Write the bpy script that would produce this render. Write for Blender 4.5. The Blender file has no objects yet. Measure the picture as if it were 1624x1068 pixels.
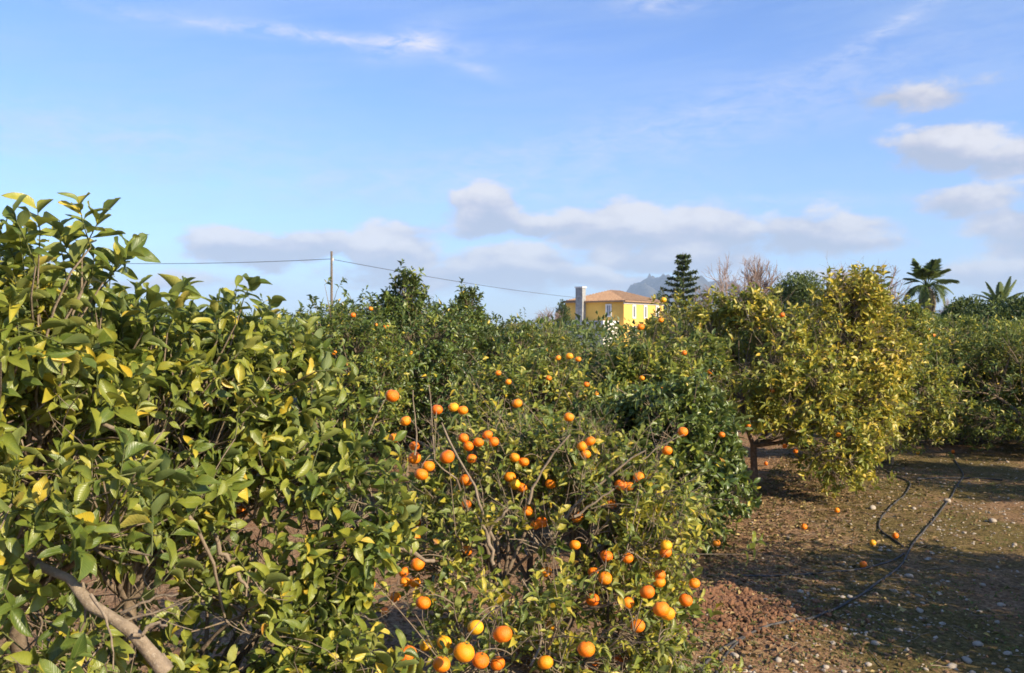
import bpy, math, random
import numpy as np
from mathutils import Vector, Matrix

S = bpy.context.scene
C = bpy.context.scene.collection
R = math.radians
random.seed(7)
FPX = 1400.0          # focal length in photo pixels
EYE = 2.0             # eye height above the ground

# ------------------------------------------------------------------ camera
cam = bpy.data.cameras.new('camera')
cam.sensor_width = 36.0
cam.lens = 36.0 * FPX / 1624.0
cam.clip_start = 0.05
cam.clip_end = 60000.0
co = bpy.data.objects.new('camera', cam)
co.location = (0, 0, EYE)
co.rotation_euler = (R(90 - 0.37), 0, 0)
C.objects.link(co)
S.camera = co

# ------------------------------------------------------------------ sun, sky, exposure
SUN_EL = R(28.0)
SUN_AZ = math.atan2(0.80, -0.60)          # clockwise from +Y (north)
sun_dir = Vector((math.sin(SUN_AZ) * math.cos(SUN_EL), math.cos(SUN_AZ) * math.cos(SUN_EL), math.sin(SUN_EL)))
sl = bpy.data.lights.new('sun', 'SUN')
sl.energy = 5.0
sl.angle = R(0.53)
sl.color = (1.0, 0.86, 0.65)
so = bpy.data.objects.new('sun', sl)
so.rotation_euler = sun_dir.to_track_quat('Z', 'Y').to_euler()
so.location = (30, -20, 30)
C.objects.link(so)
S.view_settings.view_transform = 'Standard'
S.view_settings.look = 'None'
S.view_settings.exposure = 1.0
S.view_settings.gamma = 1.0
S.view_settings.use_curve_mapping = False
S.render.engine = 'CYCLES'
S.cycles.max_bounces = 8
S.cycles.diffuse_bounces = 3
S.cycles.glossy_bounces = 2
S.cycles.transmission_bounces = 4
S.cycles.transparent_max_bounces = 4
S.cycles.volume_bounces = 0
S.cycles.use_denoising = True
S.cycles.filter_width = 1.7
S.cycles.use_adaptive_sampling = True
S.cycles.adaptive_threshold = 0.015


class NT:
    """small helper round a node tree"""
    def __init__(s, tree):
        s.t = tree; s.t.nodes.clear()
    def n(s, typ, ins=None, **kw):
        nd = s.t.nodes.new(typ)
        for k, v in kw.items():
            setattr(nd, k, v)
        for k, v in (ins or {}).items():
            s.set(nd.inputs[k], v)
        return nd
    def set(s, sock, v):
        if isinstance(v, bpy.types.NodeSocket):
            s.t.links.new(v, sock)
        elif isinstance(v, bpy.types.Node):
            s.t.links.new(v.outputs[0], sock)
        else:
            sock.default_value = v
    def m(s, op, a, b=None, c=None, clamp=False):
        nd = s.t.nodes.new('ShaderNodeMath'); nd.operation = op; nd.use_clamp = clamp
        for i, v in enumerate((a, b, c)):
            if v is not None: s.set(nd.inputs[i], v)
        return nd.outputs[0]
    def vm(s, op, a, b=None, out=0):
        nd = s.t.nodes.new('ShaderNodeVectorMath'); nd.operation = op
        s.set(nd.inputs[0], a)
        if b is not None: s.set(nd.inputs[1], b)
        return nd.outputs[out]
    def mix(s, f, a, b):
        nd = s.t.nodes.new('ShaderNodeMix'); nd.data_type = 'RGBA'
        s.set(nd.inputs[0], f)
        for k, v in ((6, a), (7, b)):
            if isinstance(v, tuple) and len(v) == 3: v = v + (1,)
            s.set(nd.inputs[k], v)
        return nd.outputs[2]
    def ramp(s, f, stops, mode='LINEAR'):
        nd = s.t.nodes.new('ShaderNodeValToRGB'); r = nd.color_ramp; r.interpolation = mode
        while len(r.elements) < len(stops): r.elements.new(0.5)
        for e, (p, c) in zip(r.elements, stops):
            e.position = p; e.color = (c + (1,)) if isinstance(c, tuple) else (c, c, c, 1)
        s.set(nd.inputs[0], f)
        return nd.outputs[0]
    def noise(s, vec, scale, detail=3, rough=0.5, dist=0.0, out=0):
        nd = s.t.nodes.new('ShaderNodeTexNoise')
        s.set(nd.inputs['Vector'], vec)
        nd.inputs['Scale'].default_value = scale; nd.inputs['Detail'].default_value = detail
        nd.inputs['Roughness'].default_value = rough; nd.inputs['Distortion'].default_value = dist
        return nd.outputs[out]


def build_world():
    w = bpy.data.worlds.new('World'); S.world = w; w.use_nodes = True
    k = NT(w.node_tree)
    sky = k.n('ShaderNodeTexSky', sky_type='NISHITA', sun_disc=False, sun_elevation=SUN_EL, sun_rotation=SUN_AZ,
              altitude=20.0, air_density=1.0, dust_density=0.35, ozone_density=1.6)
    tc = k.n('ShaderNodeTexCoord')
    d = tc.outputs['Generated']
    sep = k.n('ShaderNodeSeparateXYZ', {0: d})
    x, y, z = sep.outputs
    az = k.m('ARCTAN2', x, y)
    hor = k.m('SQRT', k.m('ADD', k.m('MULTIPLY', x, x), k.m('MULTIPLY', y, y)))
    el = k.m('ARCTAN2', z, hor)
    ae = k.n('ShaderNodeCombineXYZ', {0: az, 1: el, 2: 0.0}).outputs[0]
    # ragged cloud edges: two scales of noise shift and thin the cloud lobes
    nv = k.vm('MULTIPLY', d, (1.0, 1.0, 1.9))
    n1 = k.noise(nv, 16.0, 8, 0.62)
    n2 = k.noise(nv, 5.0, 3, 0.5)
    warp = k.n('ShaderNodeTexNoise', {'Vector': nv}); warp.inputs['Scale'].default_value = 9.0; warp.inputs['Detail'].default_value = 4.0
    wv = k.vm('MULTIPLY', k.vm('SUBTRACT', warp.outputs['Color'], (0.5, 0.5, 0.5)), (0.10, 0.05, 0.0))
    p = k.vm('ADD', ae, wv)
    blobs = [  # cumulus low over the horizon: photo px, py, half sizes in px, weight
        (375, 400, 95, 36, 1.25), (490, 394, 80, 28, 1.15), (632, 402, 100, 46, 1.35), (655, 362, 60, 20, .7), (770, 338, 80, 40, 1.25),
        (860, 352, 80, 28, .9), (820, 425, 130, 44, 1.35), (985, 362, 130, 46, 1), (1110, 368, 150, 50, 1), (1290, 372, 120, 42, 1),
        (1380, 385, 60, 20, .6), (1060, 410, 160, 26, .95), (960, 444, 150, 20, .9), (700, 440, 240, 24, .75), (1490, 236, 90, 42, 1.15),
        (1610, 244, 80, 34, .8), (1545, 312, 110, 26, .8), (1610, 352, 80, 40, .9), (1440, 155, 130, 30, .55), (1590, 430, 110, 30, .95),
        (1250, 440, 160, 18, .5), (250, 455, 180, 18, .5), (1780, 380, 180, 50, 1), (-150, 420, 260, 34, .9), (2200, 400, 300, 60, 1)]
    D = None; W = None
    for (bx, by, rx, ry, wt) in blobs:
        a = math.atan((bx - 812) / FPX); e = math.atan((525 - by) / FPX * math.cos(a))
        q = k.vm('MULTIPLY', k.vm('SUBTRACT', p, (a, e, 0)), (FPX / rx, FPX / ry, 0))
        ln = k.vm('LENGTH', q, out=1)
        mi = k.m('MULTIPLY', k.m('SUBTRACT', 1.15, ln, clamp=False), wt)
        mi = k.m('MAXIMUM', mi, 0.0)
        h = k.n('ShaderNodeSeparateXYZ', {0: q}).outputs[1]
        hw = k.m('MULTIPLY', h, mi)
        D = mi if D is None else k.m('MAXIMUM', D, mi)
        W = hw if W is None else k.m('ADD', W, hw)
    # clouds elsewhere round the sky go on in the same way
    band = k.m('MULTIPLY', k.m('SUBTRACT', 1.0, k.m('ABSOLUTE', k.m('DIVIDE', k.m('SUBTRACT', el, 0.12), 0.14)), clamp=True), 0.75)
    away = k.m('MULTIPLY', k.m('SUBTRACT', k.m('ABSOLUTE', az), 0.75), 2.0, clamp=True)
    other = k.m('MULTIPLY', k.m('MULTIPLY', band, away), k.m('MULTIPLY', k.m('SUBTRACT', n2, 0.42), 4.0, clamp=True))
    D = k.m('MAXIMUM', D, other)
    dens = k.m('ADD', k.m('MULTIPLY', D, 1.35), k.m('MULTIPLY', k.m('SUBTRACT', n1, 0.52), 2.1))
    cum = k.n('ShaderNodeMapRange', {0: dens, 1: 0.08, 2: 0.72, 3: 0.0, 4: 0.86}, interpolation_type='SMOOTHSTEP').outputs[0]
    cum = k.m('MULTIPLY', cum, k.m('MULTIPLY', D, 7.0, clamp=True))
    # light on the tops, grey blue on the undersides
    lit = k.m('ADD', k.m('MULTIPLY', W, 1.5), k.m('MULTIPLY', k.m('SUBTRACT', n1, 0.37), 2.8))
    lit = k.m('ADD', lit, k.m('MULTIPLY', k.m('SUBTRACT', n2, 0.5), 0.8))
    ccol = k.ramp(lit, [(0.0, (0.53, 0.58, 0.70)), (0.35, (0.68, 0.68, 0.77)), (0.65, (0.90, 0.87, 0.87)), (0.95, (1.04, 1.0, 0.97))])
    # high thin cirrus: stretched veils and two long streaks
    cv = k.vm('MULTIPLY', ae, (1.0, 4.2, 1.0))
    cv = k.vm('ADD', cv, k.vm('MULTIPLY', k.n('ShaderNodeCombineXYZ', {0: 0.0, 1: az, 2: 0.0}).outputs[0], (0, -0.35, 0)))
    v1 = k.noise(cv, 2.6, 6, 0.58, 0.6)
    v2 = k.noise(k.vm('MULTIPLY', cv, (1.0, 2.4, 1.0)), 6.0, 7, 0.62, 0.8)
    veil = k.n('ShaderNodeMapRange', {0: k.m('ADD', k.m('MULTIPLY', v1, 0.7), k.m('MULTIPLY', v2, 0.3)), 1: 0.40, 2: 0.66, 3: 0.0, 4: 0.32},
               interpolation_type='SMOOTHSTEP').outputs[0]
    st = None
    n3 = k.noise(k.vm('MULTIPLY', ae, (1.0, 3.0, 1.0)), 26.0, 8, 0.68, 0.5)
    for (bx, by, rx, ry, wt, tilt) in [(470, 56, 260, 11, .75, -.03), (648, 70, 55, 20, .9, .25), (735, 102, 55, 10, .5, -.3), (1040, 8, 70, 16, .5, 0),
                                        (1425, 35, 90, 14, .55, .5), (1000, 230, 420, 40, .35, .12), (1230, 140, 300, 30, .28, .16),
                                        (140, 215, 300, 46, .40, 0), (700, 300, 420, 34, .25, .02), (1180, 318, 260, 10, .4, -.05)]:
        a = math.atan((bx - 812) / FPX); e = math.atan((525 - by) / FPX * math.cos(a))
        q = k.vm('SUBTRACT', k.vm('ADD', ae, k.vm('MULTIPLY', wv, (0.25, 0.35, 0))), (a, e, 0))
        sp = k.n('ShaderNodeSeparateXYZ', {0: q})
        v = k.m('SUBTRACT', sp.outputs[1], k.m('MULTIPLY', sp.outputs[0], tilt))
        u = k.m('MULTIPLY', sp.outputs[0], FPX / rx); v = k.m('MULTIPLY', v, FPX / ry)
        g = k.m('EXPONENT', k.m('MULTIPLY', k.m('ADD', k.m('MULTIPLY', u, u), k.m('MULTIPLY', v, v)), -1.0))
        g = k.m('MULTIPLY', g, wt)
        st = g if st is None else k.m('ADD', st, g)
    st = k.m('MULTIPLY', st, k.n('ShaderNodeMapRange', {0: n3, 1: 0.36, 2: 0.66, 3: 0.05, 4: 1.1}).outputs[0], clamp=True)
    # the air: scattering towards the horizon is bright and pale
    skyc = sky.outputs[0]
    G = 10.0    # background strength is 0.1: cloud radiances are given times 10
    blue = k.n('ShaderNodeMix', {0: 1.0, 6: skyc, 7: (0.70, 0.92, 1.36, 1.0)}, data_type='RGBA', blend_type='MULTIPLY').outputs[2]
    horiz = k.m('EXPONENT', k.m('MULTIPLY', k.m('MAXIMUM', el, 0.0), -5.5))
    base = k.mix(k.m('MULTIPLY', horiz, 0.10), blue, (0.34 * G, 0.42 * G, 0.58 * G))
    c = k.mix(veil, base, (0.27 * G, 0.37 * G, 0.56 * G))
    c = k.mix(st, c, (0.45 * G, 0.47 * G, 0.57 * G))
    cs = k.n('ShaderNodeMix', {0: 1.0, 6: ccol, 7: (G * .53, G * .52, G * .52, 1.0)}, data_type='RGBA', blend_type='MULTIPLY').outputs[2]
    c = k.mix(cum, c, cs)
    bg = k.n('ShaderNodeBackground', {0: c, 1: 0.087})
    out = k.n('ShaderNodeOutputWorld', {0: bg})
    w.cycles.sampling_method = 'MANUAL'; w.cycles.sample_map_resolution = 512
build_world()

# ------------------------------------------------------------------ materials
def mat(name):
    m = bpy.data.materials.new(name); m.use_nodes = True
    return m, NT(m.node_tree)

def finish(k, col, rough=0.8, bump=None, bstr=0.3, bdist=0.01, spec=0.3, disp=None, normal=None):
    b = k.n('ShaderNodeBsdfPrincipled', {'Roughness': rough, 'Specular IOR Level': spec})
    k.set(b.inputs['Base Color'], col if not isinstance(col, tuple) else col + (1,))
    if bump is not None:
        bp = k.n('ShaderNodeBump', {'Strength': bstr, 'Distance': bdist, 'Height': bump})
        k.set(b.inputs['Normal'], bp.outputs[0])
    k.n('ShaderNodeOutputMaterial', {0: b})
    return b

def leaf_mat(name, stops, rough=0.38, trans=0.28, spec=0.5, veins=True):
    m, k = mat(name)
    at = k.n('ShaderNodeAttribute', attribute_name='tint').outputs['Fac']
    oi = k.n('ShaderNodeObjectInfo')
    t = k.m('ADD', at, k.n('ShaderNodeSeparateColor', {0: oi.outputs['Color']}).outputs[0])
    geo = k.n('ShaderNodeNewGeometry')
    pos = k.n('ShaderNodeTexCoord').outputs['Object']
    mott = k.noise(geo.outputs['Position'], 55.0, 3, 0.6)
    t2 = k.m('ADD', t, k.m('MULTIPLY', k.m('SUBTRACT', mott, 0.5), 0.22))
    uv = k.n('ShaderNodeUVMap').outputs[0]
    u, v = k.n('ShaderNodeSeparateXYZ', {0: uv}).outputs[:2]
    au = k.m('ABSOLUTE', k.m('SUBTRACT', u, 0.5))
    col = k.ramp(t2, stops)
    if veins:
        mid = k.m('SUBTRACT', 1.0, k.m('MULTIPLY', au, 28.0), clamp=True)
        ph = k.m('SUBTRACT', k.m('MULTIPLY', v, 11.0), k.m('MULTIPLY', au, 7.0))
        side = k.m('POWER', k.m('ABSOLUTE', k.m('SINE', k.m('MULTIPLY', ph, math.pi))), 8.0)
        vn = k.m('MAXIMUM', k.m('MULTIPLY', mid, 0.55), k.m('MULTIPLY', side, 0.16))
        col = k.mix(vn, col, (0.30, 0.34, 0.09))
        edge = k.m('MULTIPLY', k.m('SUBTRACT', au, 0.34), 3.0, clamp=True)
        col = k.mix(k.m('MULTIPLY', k.m('MULTIPLY', edge, mott), 0.5), col, (0.36, 0.30, 0.05))
        spot = k.ramp(k.noise(geo.outputs['Position'], 210.0, 2, 0.5), [(0.70, 0.0), (0.76, 0.6)])
        col = k.mix(spot, col, (0.16, 0.11, 0.04))
        h = k.m('SUBTRACT', k.m('MULTIPLY', mott, 0.6), k.m('ADD', k.m('MULTIPLY', side, 0.5), mid))
        bp = k.n('ShaderNodeBump', {'Strength': 0.55, 'Distance': 0.0012, 'Height': h}).outputs[0]
    # the underside of a citrus leaf is paler and duller
    bf = geo.outputs['Backfacing']
    col = k.mix(k.m('MULTIPLY', bf, 0.45), col, (0.20, 0.24, 0.09))
    pr = k.n('ShaderNodeBsdfPrincipled', {'Base Color': col, 'Specular IOR Level': spec, 'Roughness': k.m('ADD', rough, k.m('MULTIPLY', bf, 0.25))})
    tl = k.n('ShaderNodeBsdfTranslucent', {'Color': k.mix(0.35, col, (0.42, 0.48, 0.05))})
    if veins:
        k.set(pr.inputs['Normal'], bp)
    mx = k.n('ShaderNodeMixShader', {0: trans, 1: pr, 2: tl})
    k.n('ShaderNodeOutputMaterial', {0: mx})
    return m

GREEN = [(0.0, (0.012, 0.032, 0.009)), (0.25, (0.034, 0.070, 0.013)), (0.48, (0.105, 0.150, 0.022)), (0.66, (0.255, 0.270, 0.034)),
         (0.82, (0.47, 0.39, 0.04)), (0.93, (0.60, 0.40, 0.03)), (1.0, (0.42, 0.16, 0.03))]
M_LEAF = leaf_mat('citrus_leaf', GREEN)
M_LEAFD = leaf_mat('dark_glossy_leaf', GREEN, rough=0.30, trans=0.16)
M_FAR = leaf_mat('distant_leaf', GREEN, rough=0.5, trans=0.22, veins=False)

def bark(name, c1, c2, c3):
    m, k = mat(name)
    p = k.n('ShaderNodeTexCoord').outputs['Object']
    n = k.noise(p, 30.0, 6, 0.65)
    n2 = k.noise(p, 160.0, 3, 0.6)
    col = k.mix(k.ramp(n, [(0.3, 0.0), (0.7, 1.0)]), c1, c2)
    col = k.mix(k.ramp(n2, [(0.55, 0.0), (0.75, 0.7)]), col, c3)
    finish(k, col, 0.85, k.m('ADD', n, k.m('MULTIPLY', n2, 0.4)), 0.8, 0.006, 0.2)
    return m
M_BARK = bark('citrus_bark', (0.095, 0.068, 0.045), (0.23, 0.17, 0.115), (0.30, 0.25, 0.18))
M_TWIG = bark('dry_twig', (0.14, 0.105, 0.07), (0.30, 0.23, 0.155), (0.36, 0.30, 0.22))
M_GTWIG = bark('green_twig', (0.07, 0.085, 0.03), (0.14, 0.15, 0.055), (0.2, 0.17, 0.1))
M_BARE = bark('bare_branch_bark', (0.20, 0.14, 0.12), (0.33, 0.25, 0.21), (0.38, 0.30, 0.26))
M_PALMT = bark('palm_trunk_bark', (0.07, 0.055, 0.045), (0.14, 0.11, 0.09), (0.2, 0.16, 0.12))

def orange_mat():
    m, k = mat('orange_peel')
    oi = k.n('ShaderNodeObjectInfo')
    p = k.n('ShaderNodeTexCoord').outputs['Object']
    col = k.ramp(oi.outputs['Random'], [(0.0, (0.78, 0.14, 0.004)), (0.5, (0.88, 0.21, 0.004)), (0.85, (0.90, 0.29, 0.006)), (1.0, (0.84, 0.42, 0.015))])
    n = k.noise(p, 35.0, 3, 0.6)
    col = k.mix(k.m('MULTIPLY', k.m('SUBTRACT', n, 0.45), 1.2, clamp=True), col, (0.88, 0.42, 0.02))
    z = k.n('ShaderNodeSeparateXYZ', {0: p}).outputs[2]
    col = k.mix(k.m('MULTIPLY', k.m('SUBTRACT', z, 0.031), 60.0, clamp=True), col, (0.45, 0.33, 0.03))
    vo = k.n('ShaderNodeTexVoronoi', {'Vector': p, 'Scale': 620.0}).outputs[0]
    sp = k.noise(p, 90.0, 2, 0.5)
    col = k.mix(k.ramp(sp, [(0.68, 0.0), (0.74, 0.55)]), col, (0.28, 0.12, 0.03))
    b = finish(k, col, 0.44, vo, 0.5, 0.0015, 0.38)
    b.inputs['Subsurface Weight'].default_value = 0.12
    b.inputs['Subsurface Radius'].default_value = (0.01, 0.004, 0.001)
    b.inputs['Subsurface Scale'].default_value = 0.6
    return m
M_ORANGE = orange_mat()
def plain(name, c, rough=0.8, var=0.25, scale=4.0, bump=0.3, bd=0.01, spec=0.3):
    m, k = mat(name)
    p = k.n('ShaderNodeTexCoord').outputs['Object']
    n = k.noise(p, scale, 6, 0.65)
    d = tuple(max(0, v * (1 - var)) for v in c); l = tuple(min(1, v * (1 + var)) for v in c)
    finish(k, k.mix(k.ramp(n, [(0.3, 0.0), (0.7, 1.0)]), d, l), rough, n, bump, bd, spec)
    return m
M_CALYX = plain('calyx_green', (0.10, 0.14, 0.03), 0.6)
M_PIPE = plain('black_polythene', (0.055, 0.050, 0.045), 0.6, 0.75, 14.0, 0.3, 0.003, 0.35)

def ground_mat():
    m, k = mat('orchard_soil')
    p = k.n('ShaderNodeNewGeometry').outputs['Position']
    pz = k.vm('MULTIPLY', p, (1, 1, 0.3))
    big = k.noise(pz, 0.55, 5, 0.6, 0.4)
    mid = k.noise(pz, 3.2, 6, 0.68)
    fine = k.noise(pz, 26.0, 6, 0.72)
    grit = k.noise(pz, 130.0, 3, 0.6)
    soil = k.ramp(fine, [(0.25, (0.050, 0.026, 0.013)), (0.45, (0.215, 0.128, 0.066)), (0.6, (0.40, 0.250, 0.135)), (0.8, (0.55, 0.40, 0.25))])
    red = k.ramp(fine, [(0.3, (0.10, 0.045, 0.020)), (0.7, (0.36, 0.185, 0.090))])
    soil = k.mix(k.ramp(mid, [(0.42, 0.0), (0.62, 0.65)]), soil, red)
    moss = k.ramp(fine, [(0.3, (0.035, 0.028, 0.009)), (0.5, (0.105, 0.088, 0.020)), (0.62, (0.20, 0.155, 0.045)), (0.78, (0.31, 0.24, 0.10))])
    mm = k.m('ADD', k.m('MULTIPLY', big, 0.7), k.m('MULTIPLY', mid, 0.45))
    sx, sy, sz = k.n('ShaderNodeSeparateXYZ', {0: p}).outputs
    lane = k.m('SUBTRACT', sx, k.m('MULTIPLY', sy, 0.33))                # the lane right of the tree row is mossier
    lane = k.n('ShaderNodeMapRange', {0: lane, 1: -1.2, 2: 0.6, 3: -0.16, 4: 0.05}).outputs[0]
    mf = k.ramp(k.m('ADD', mm, lane), [(0.52, 0.0), (0.66, 0.8)])
    col = k.mix(mf, soil, moss)
    gr = k.ramp(grit, [(0.62, 0.0), (0.70, 0.8)])
    col = k.mix(k.m('MULTIPLY', gr, k.ramp(mid, [(0.35, 1.0), (0.65, 0.35)])), col, (0.40, 0.33, 0.25))
    dk = k.ramp(grit, [(0.28, 0.75), (0.36, 0.0)])
    col = k.mix(dk, col, (0.05, 0.03, 0.018))
    # beyond the orchard the plain is green fields
    far = k.n('ShaderNodeMapRange', {0: sy, 1: 60.0, 2: 160.0, 3: 0.0, 4: 1.0}).outputs[0]
    fld = k.ramp(k.noise(p, 0.006, 4, 0.6), [(0.35, (0.05, 0.07, 0.02)), (0.55, (0.11, 0.10, 0.045)), (0.7, (0.04, 0.06, 0.02))])
    col = k.mix(far, col, fld)
    h = k.m('ADD', k.m('MULTIPLY', fine, 1.0), k.m('MULTIPLY', grit, 0.3))
    finish(k, col, 0.95, h, 1.0, 0.03, 0.12)
    return m
M_GROUND = ground_mat()

# ------------------------------------------------------------------ mesh helpers
def link(o, parent=None):
    C.objects.link(o)
    if parent is not None: o.parent = parent
    return o

def tag(o, label=None, cat=None, group=None, kind=None):
    if label: o['label'] = label
    if cat: o['category'] = cat
    if group: o['group'] = group
    if kind: o['kind'] = kind
    return o

def empty(name, loc=(0, 0, 0), rz=0.0):
    o = bpy.data.objects.new(name, None); o.location = loc; o.rotation_euler = (0, 0, rz)
    o.empty_display_size = 0.2
    return link(o)

def raw_mesh(name, V, F, material=None, smooth=True, tint=None, uv=None):
    """V (n,3) array, F (m,k) array of equal-sided faces, or a list of such arrays."""
    me = bpy.data.meshes.new(name)
    Fs = F if isinstance(F, list) else [F]
    V = np.ascontiguousarray(V, dtype=np.float32)
    me.vertices.add(len(V)); me.vertices.foreach_set('co', V.ravel())
    loops = np.concatenate([f.ravel() for f in Fs]).astype(np.int32)
    totals = np.concatenate([np.full(len(f), f.shape[1], np.int32) for f in Fs])
    starts = np.concatenate([[0], np.cumsum(totals)[:-1]]).astype(np.int32)
    me.loops.add(len(loops)); me.loops.foreach_set('vertex_index', loops)
    me.polygons.add(len(totals)); me.polygons.foreach_set('loop_start', starts)
    me.polygons.foreach_set('loop_total', totals)
    me.polygons.foreach_set('use_smooth', np.full(len(totals), smooth))
    if uv is not None:
        l = me.uv_layers.new(name='UVMap')
        l.data.foreach_set('uv', np.asarray(uv, np.float32)[loops].ravel())
    if tint is not None:
        a = me.attributes.new('tint', 'FLOAT', 'POINT'); a.data.foreach_set('value', np.asarray(tint, np.float32))
    me.update(calc_edges=True); me.validate()
    if material: me.materials.append(material)
    return me

def obj(name, me, parent=None, kind=None):
    o = bpy.data.objects.new(name, me); link(o, parent); o.color = (0, 0, 0, 1)
    if kind: o['kind'] = kind
    return o

def nrm(a):
    return a / np.maximum(np.linalg.norm(a, axis=-1, keepdims=True), 1e-9)

def tubes(P, Rr, sides=4):
    """P (N,K,3) centre lines, Rr (N,K) radii -> verts, quads"""
    P = np.asarray(P, float); Rr = np.asarray(Rr, float)
    N, K, _ = P.shape
    T = np.empty_like(P); T[:, 1:-1] = P[:, 2:] - P[:, :-2]; T[:, 0] = P[:, 1] - P[:, 0]; T[:, -1] = P[:, -1] - P[:, -2]
    T = nrm(T)
    ax = np.where(np.abs(T[:, :1, 2:3]) > 0.8, np.array([1.0, 0.1, 0]), np.array([0.05, 0.1, 1.0]))
    U = nrm(np.cross(T, np.broadcast_to(ax, T.shape))); W = np.cross(T, U)
    a = np.arange(sides) * 2 * math.pi / sides
    ring = U[:, :, None] * np.cos(a)[None, None, :, None] + W[:, :, None] * np.sin(a)[None, None, :, None]
    V = P[:, :, None] + ring * Rr[:, :, None, None]
    V = V.reshape(-1, 3)
    n, kk, s = np.meshgrid(np.arange(N), np.arange(K - 1), np.arange(sides), indexing='ij')
    b = n * K * sides + kk * sides
    s2 = (s + 1) % sides
    F = np.stack([b + s, b + s2, b + sides + s2, b + sides + s], -1).reshape(-1, 4)
    return V, F

def bez(A, B, Cc, K=5):
    t = np.linspace(0, 1, K)[None, :, None]
    return (1 - t) ** 2 * A[:, None] + 2 * t * (1 - t) * B[:, None] + t * t * Cc[:, None]

def join(parts):
    Vs, Fs, off = [], [], 0
    for V, F in parts:
        Vs.append(V); Fs.append(F + off); off += len(V)
    return np.concatenate(Vs), np.concatenate(Fs)

# leaf templates: x across, y along (0..1), z up
def leaf_template(level, fold=0.18, droop=0.25, wid=0.23, wave=0.0, twist=0.0):
    if level == 2:   ys = [0.0, 0.10, 0.24, 0.42, 0.60, 0.78, 0.91, 1.0]
    elif level == 1: ys = [0.0, 0.18, 0.50, 0.80, 1.0]
    else:            ys = [0.0, 0.45, 1.0]
    V, UV = [], []
    for t in ys:
        if t < 0.10: w = 0.012
        else:
            s = (t - 0.08) / 0.92
            w = wid * math.sin(math.pi * min(1, s) ** 0.82) ** 0.8 if 0 < s < 1 else 0.003
        if level == 0: w = wid if 0 < t < 1 else 0.0
        zc = -droop * t * t
        a = twist * t
        for s in (-1, 0, 1):
            x = s * w; z = abs(s) * w * fold * 2.2 + s * wave * 0.05 * math.sin(t * 9)
            V.append((x * math.cos(a) - z * math.sin(a), t, zc + x * math.sin(a) + z * math.cos(a)))
            UV.append((0.5 + 0.5 * s, t))
    F = []
    for i in range(len(ys) - 1):
        for s in (0, 1):
            a0 = i * 3 + s; b0 = a0 + 3
            F += [(a0, a0 + 1, b0 + 1), (a0, b0 + 1, b0)]
    if level == 0:
        V = [(0, 0, 0), (-wid, .45, wid * fold * 2), (0, .45, -droop * .2), (wid, .45, wid * fold * 2), (0, 1, -droop)]
        UV = [(.5, 0), (0, .45), (.5, .45), (1, .45), (.5, 1)]
        F = [(0, 2, 1), (0, 3, 2), (1, 2, 4), (2, 3, 4)]
    return np.array(V, float), np.array(F, int), np.array(UV, float)

VARS = [(0.35, 0.20, 0.235, 0.5, 0.15), (0.22, 0.38, 0.215, 1.3, -0.5), (0.60, 0.10, 0.25, 0.7, 0.35), (0.30, 0.60, 0.19, 0.5, 0.8), (0.14, -0.14, 0.245, 1.6, -0.25), (0.75, 0.30, 0.20, 0.6, -0.7), (0.40, -0.05, 0.215, 1.0, 0.5)]
TPL = {lv: [leaf_template(lv, *v) for v in VARS] for lv in (0, 1, 2)}
LEAF_SINGLE = []
for i, (V, F, UV) in enumerate(TPL[2]):
    LEAF_SINGLE.append((V, F, UV))
def single_leaf_meshes(m):
    return [raw_mesh('leaf', V, F, m, tint=np.zeros(len(V)), uv=UV) for V, F, UV in LEAF_SINGLE]
SL = {M_LEAF.name: single_leaf_meshes(M_LEAF), M_LEAFD.name: single_leaf_meshes(M_LEAFD)}

def frames(A, Nn):
    """rotation matrices with y = A (leaf axis), z = normal made square to it"""
    Y = nrm(A); Z = Nn - (Nn * Y).sum(-1, keepdims=True) * Y; Z = nrm(Z); X = np.cross(Y, Z)
    return np.stack([X, Y, Z], -1)

def leaves_mesh(name, pos, Rm, size, tint, var, level, material):
    Vs, Fs, Ts, Us, off = [], [], [], [], 0
    for v in range(len(VARS)):
        ix = np.where(var == v)[0]
        if not len(ix): continue
        T, F, UV = TPL[level][v]
        W = np.einsum('nij,mj->nmi', Rm[ix], T) * size[ix][:, None, None] + pos[ix][:, None]
        n, mm = len(ix), len(T)
        Vs.append(W.reshape(-1, 3)); Fs.append((F[None] + (np.arange(n) * mm)[:, None, None]).reshape(-1, 3) + off)
        Ts.append(np.repeat(tint[ix], mm)); Us.append(np.tile(UV, (n, 1))); off += n * mm
    return raw_mesh(name, np.concatenate(Vs), np.concatenate(Fs), material, True, np.concatenate(Ts), np.concatenate(Us))

def P(px, py, d):
    return np.array([(px - 812) / FPX * d, d, EYE + (525 - py) / FPX * d])

def vnoise(p, seed=0):
    """cheap smooth pseudo noise in -1..1 on (...,3) points"""
    rs = np.random.RandomState(seed + 11); v = 0
    for i in range(6):
        kx = rs.normal(size=3); kx /= np.linalg.norm(kx); f = 0.8 + 0.5 * i
        v = v + np.sin(p @ (kx * f) + rs.uniform(0, 6.28) + 1.3 * np.sin(p @ (rs.normal(size=3) * 0.7))) / (1 + 0.35 * i)
    return v / 2.6

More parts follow.
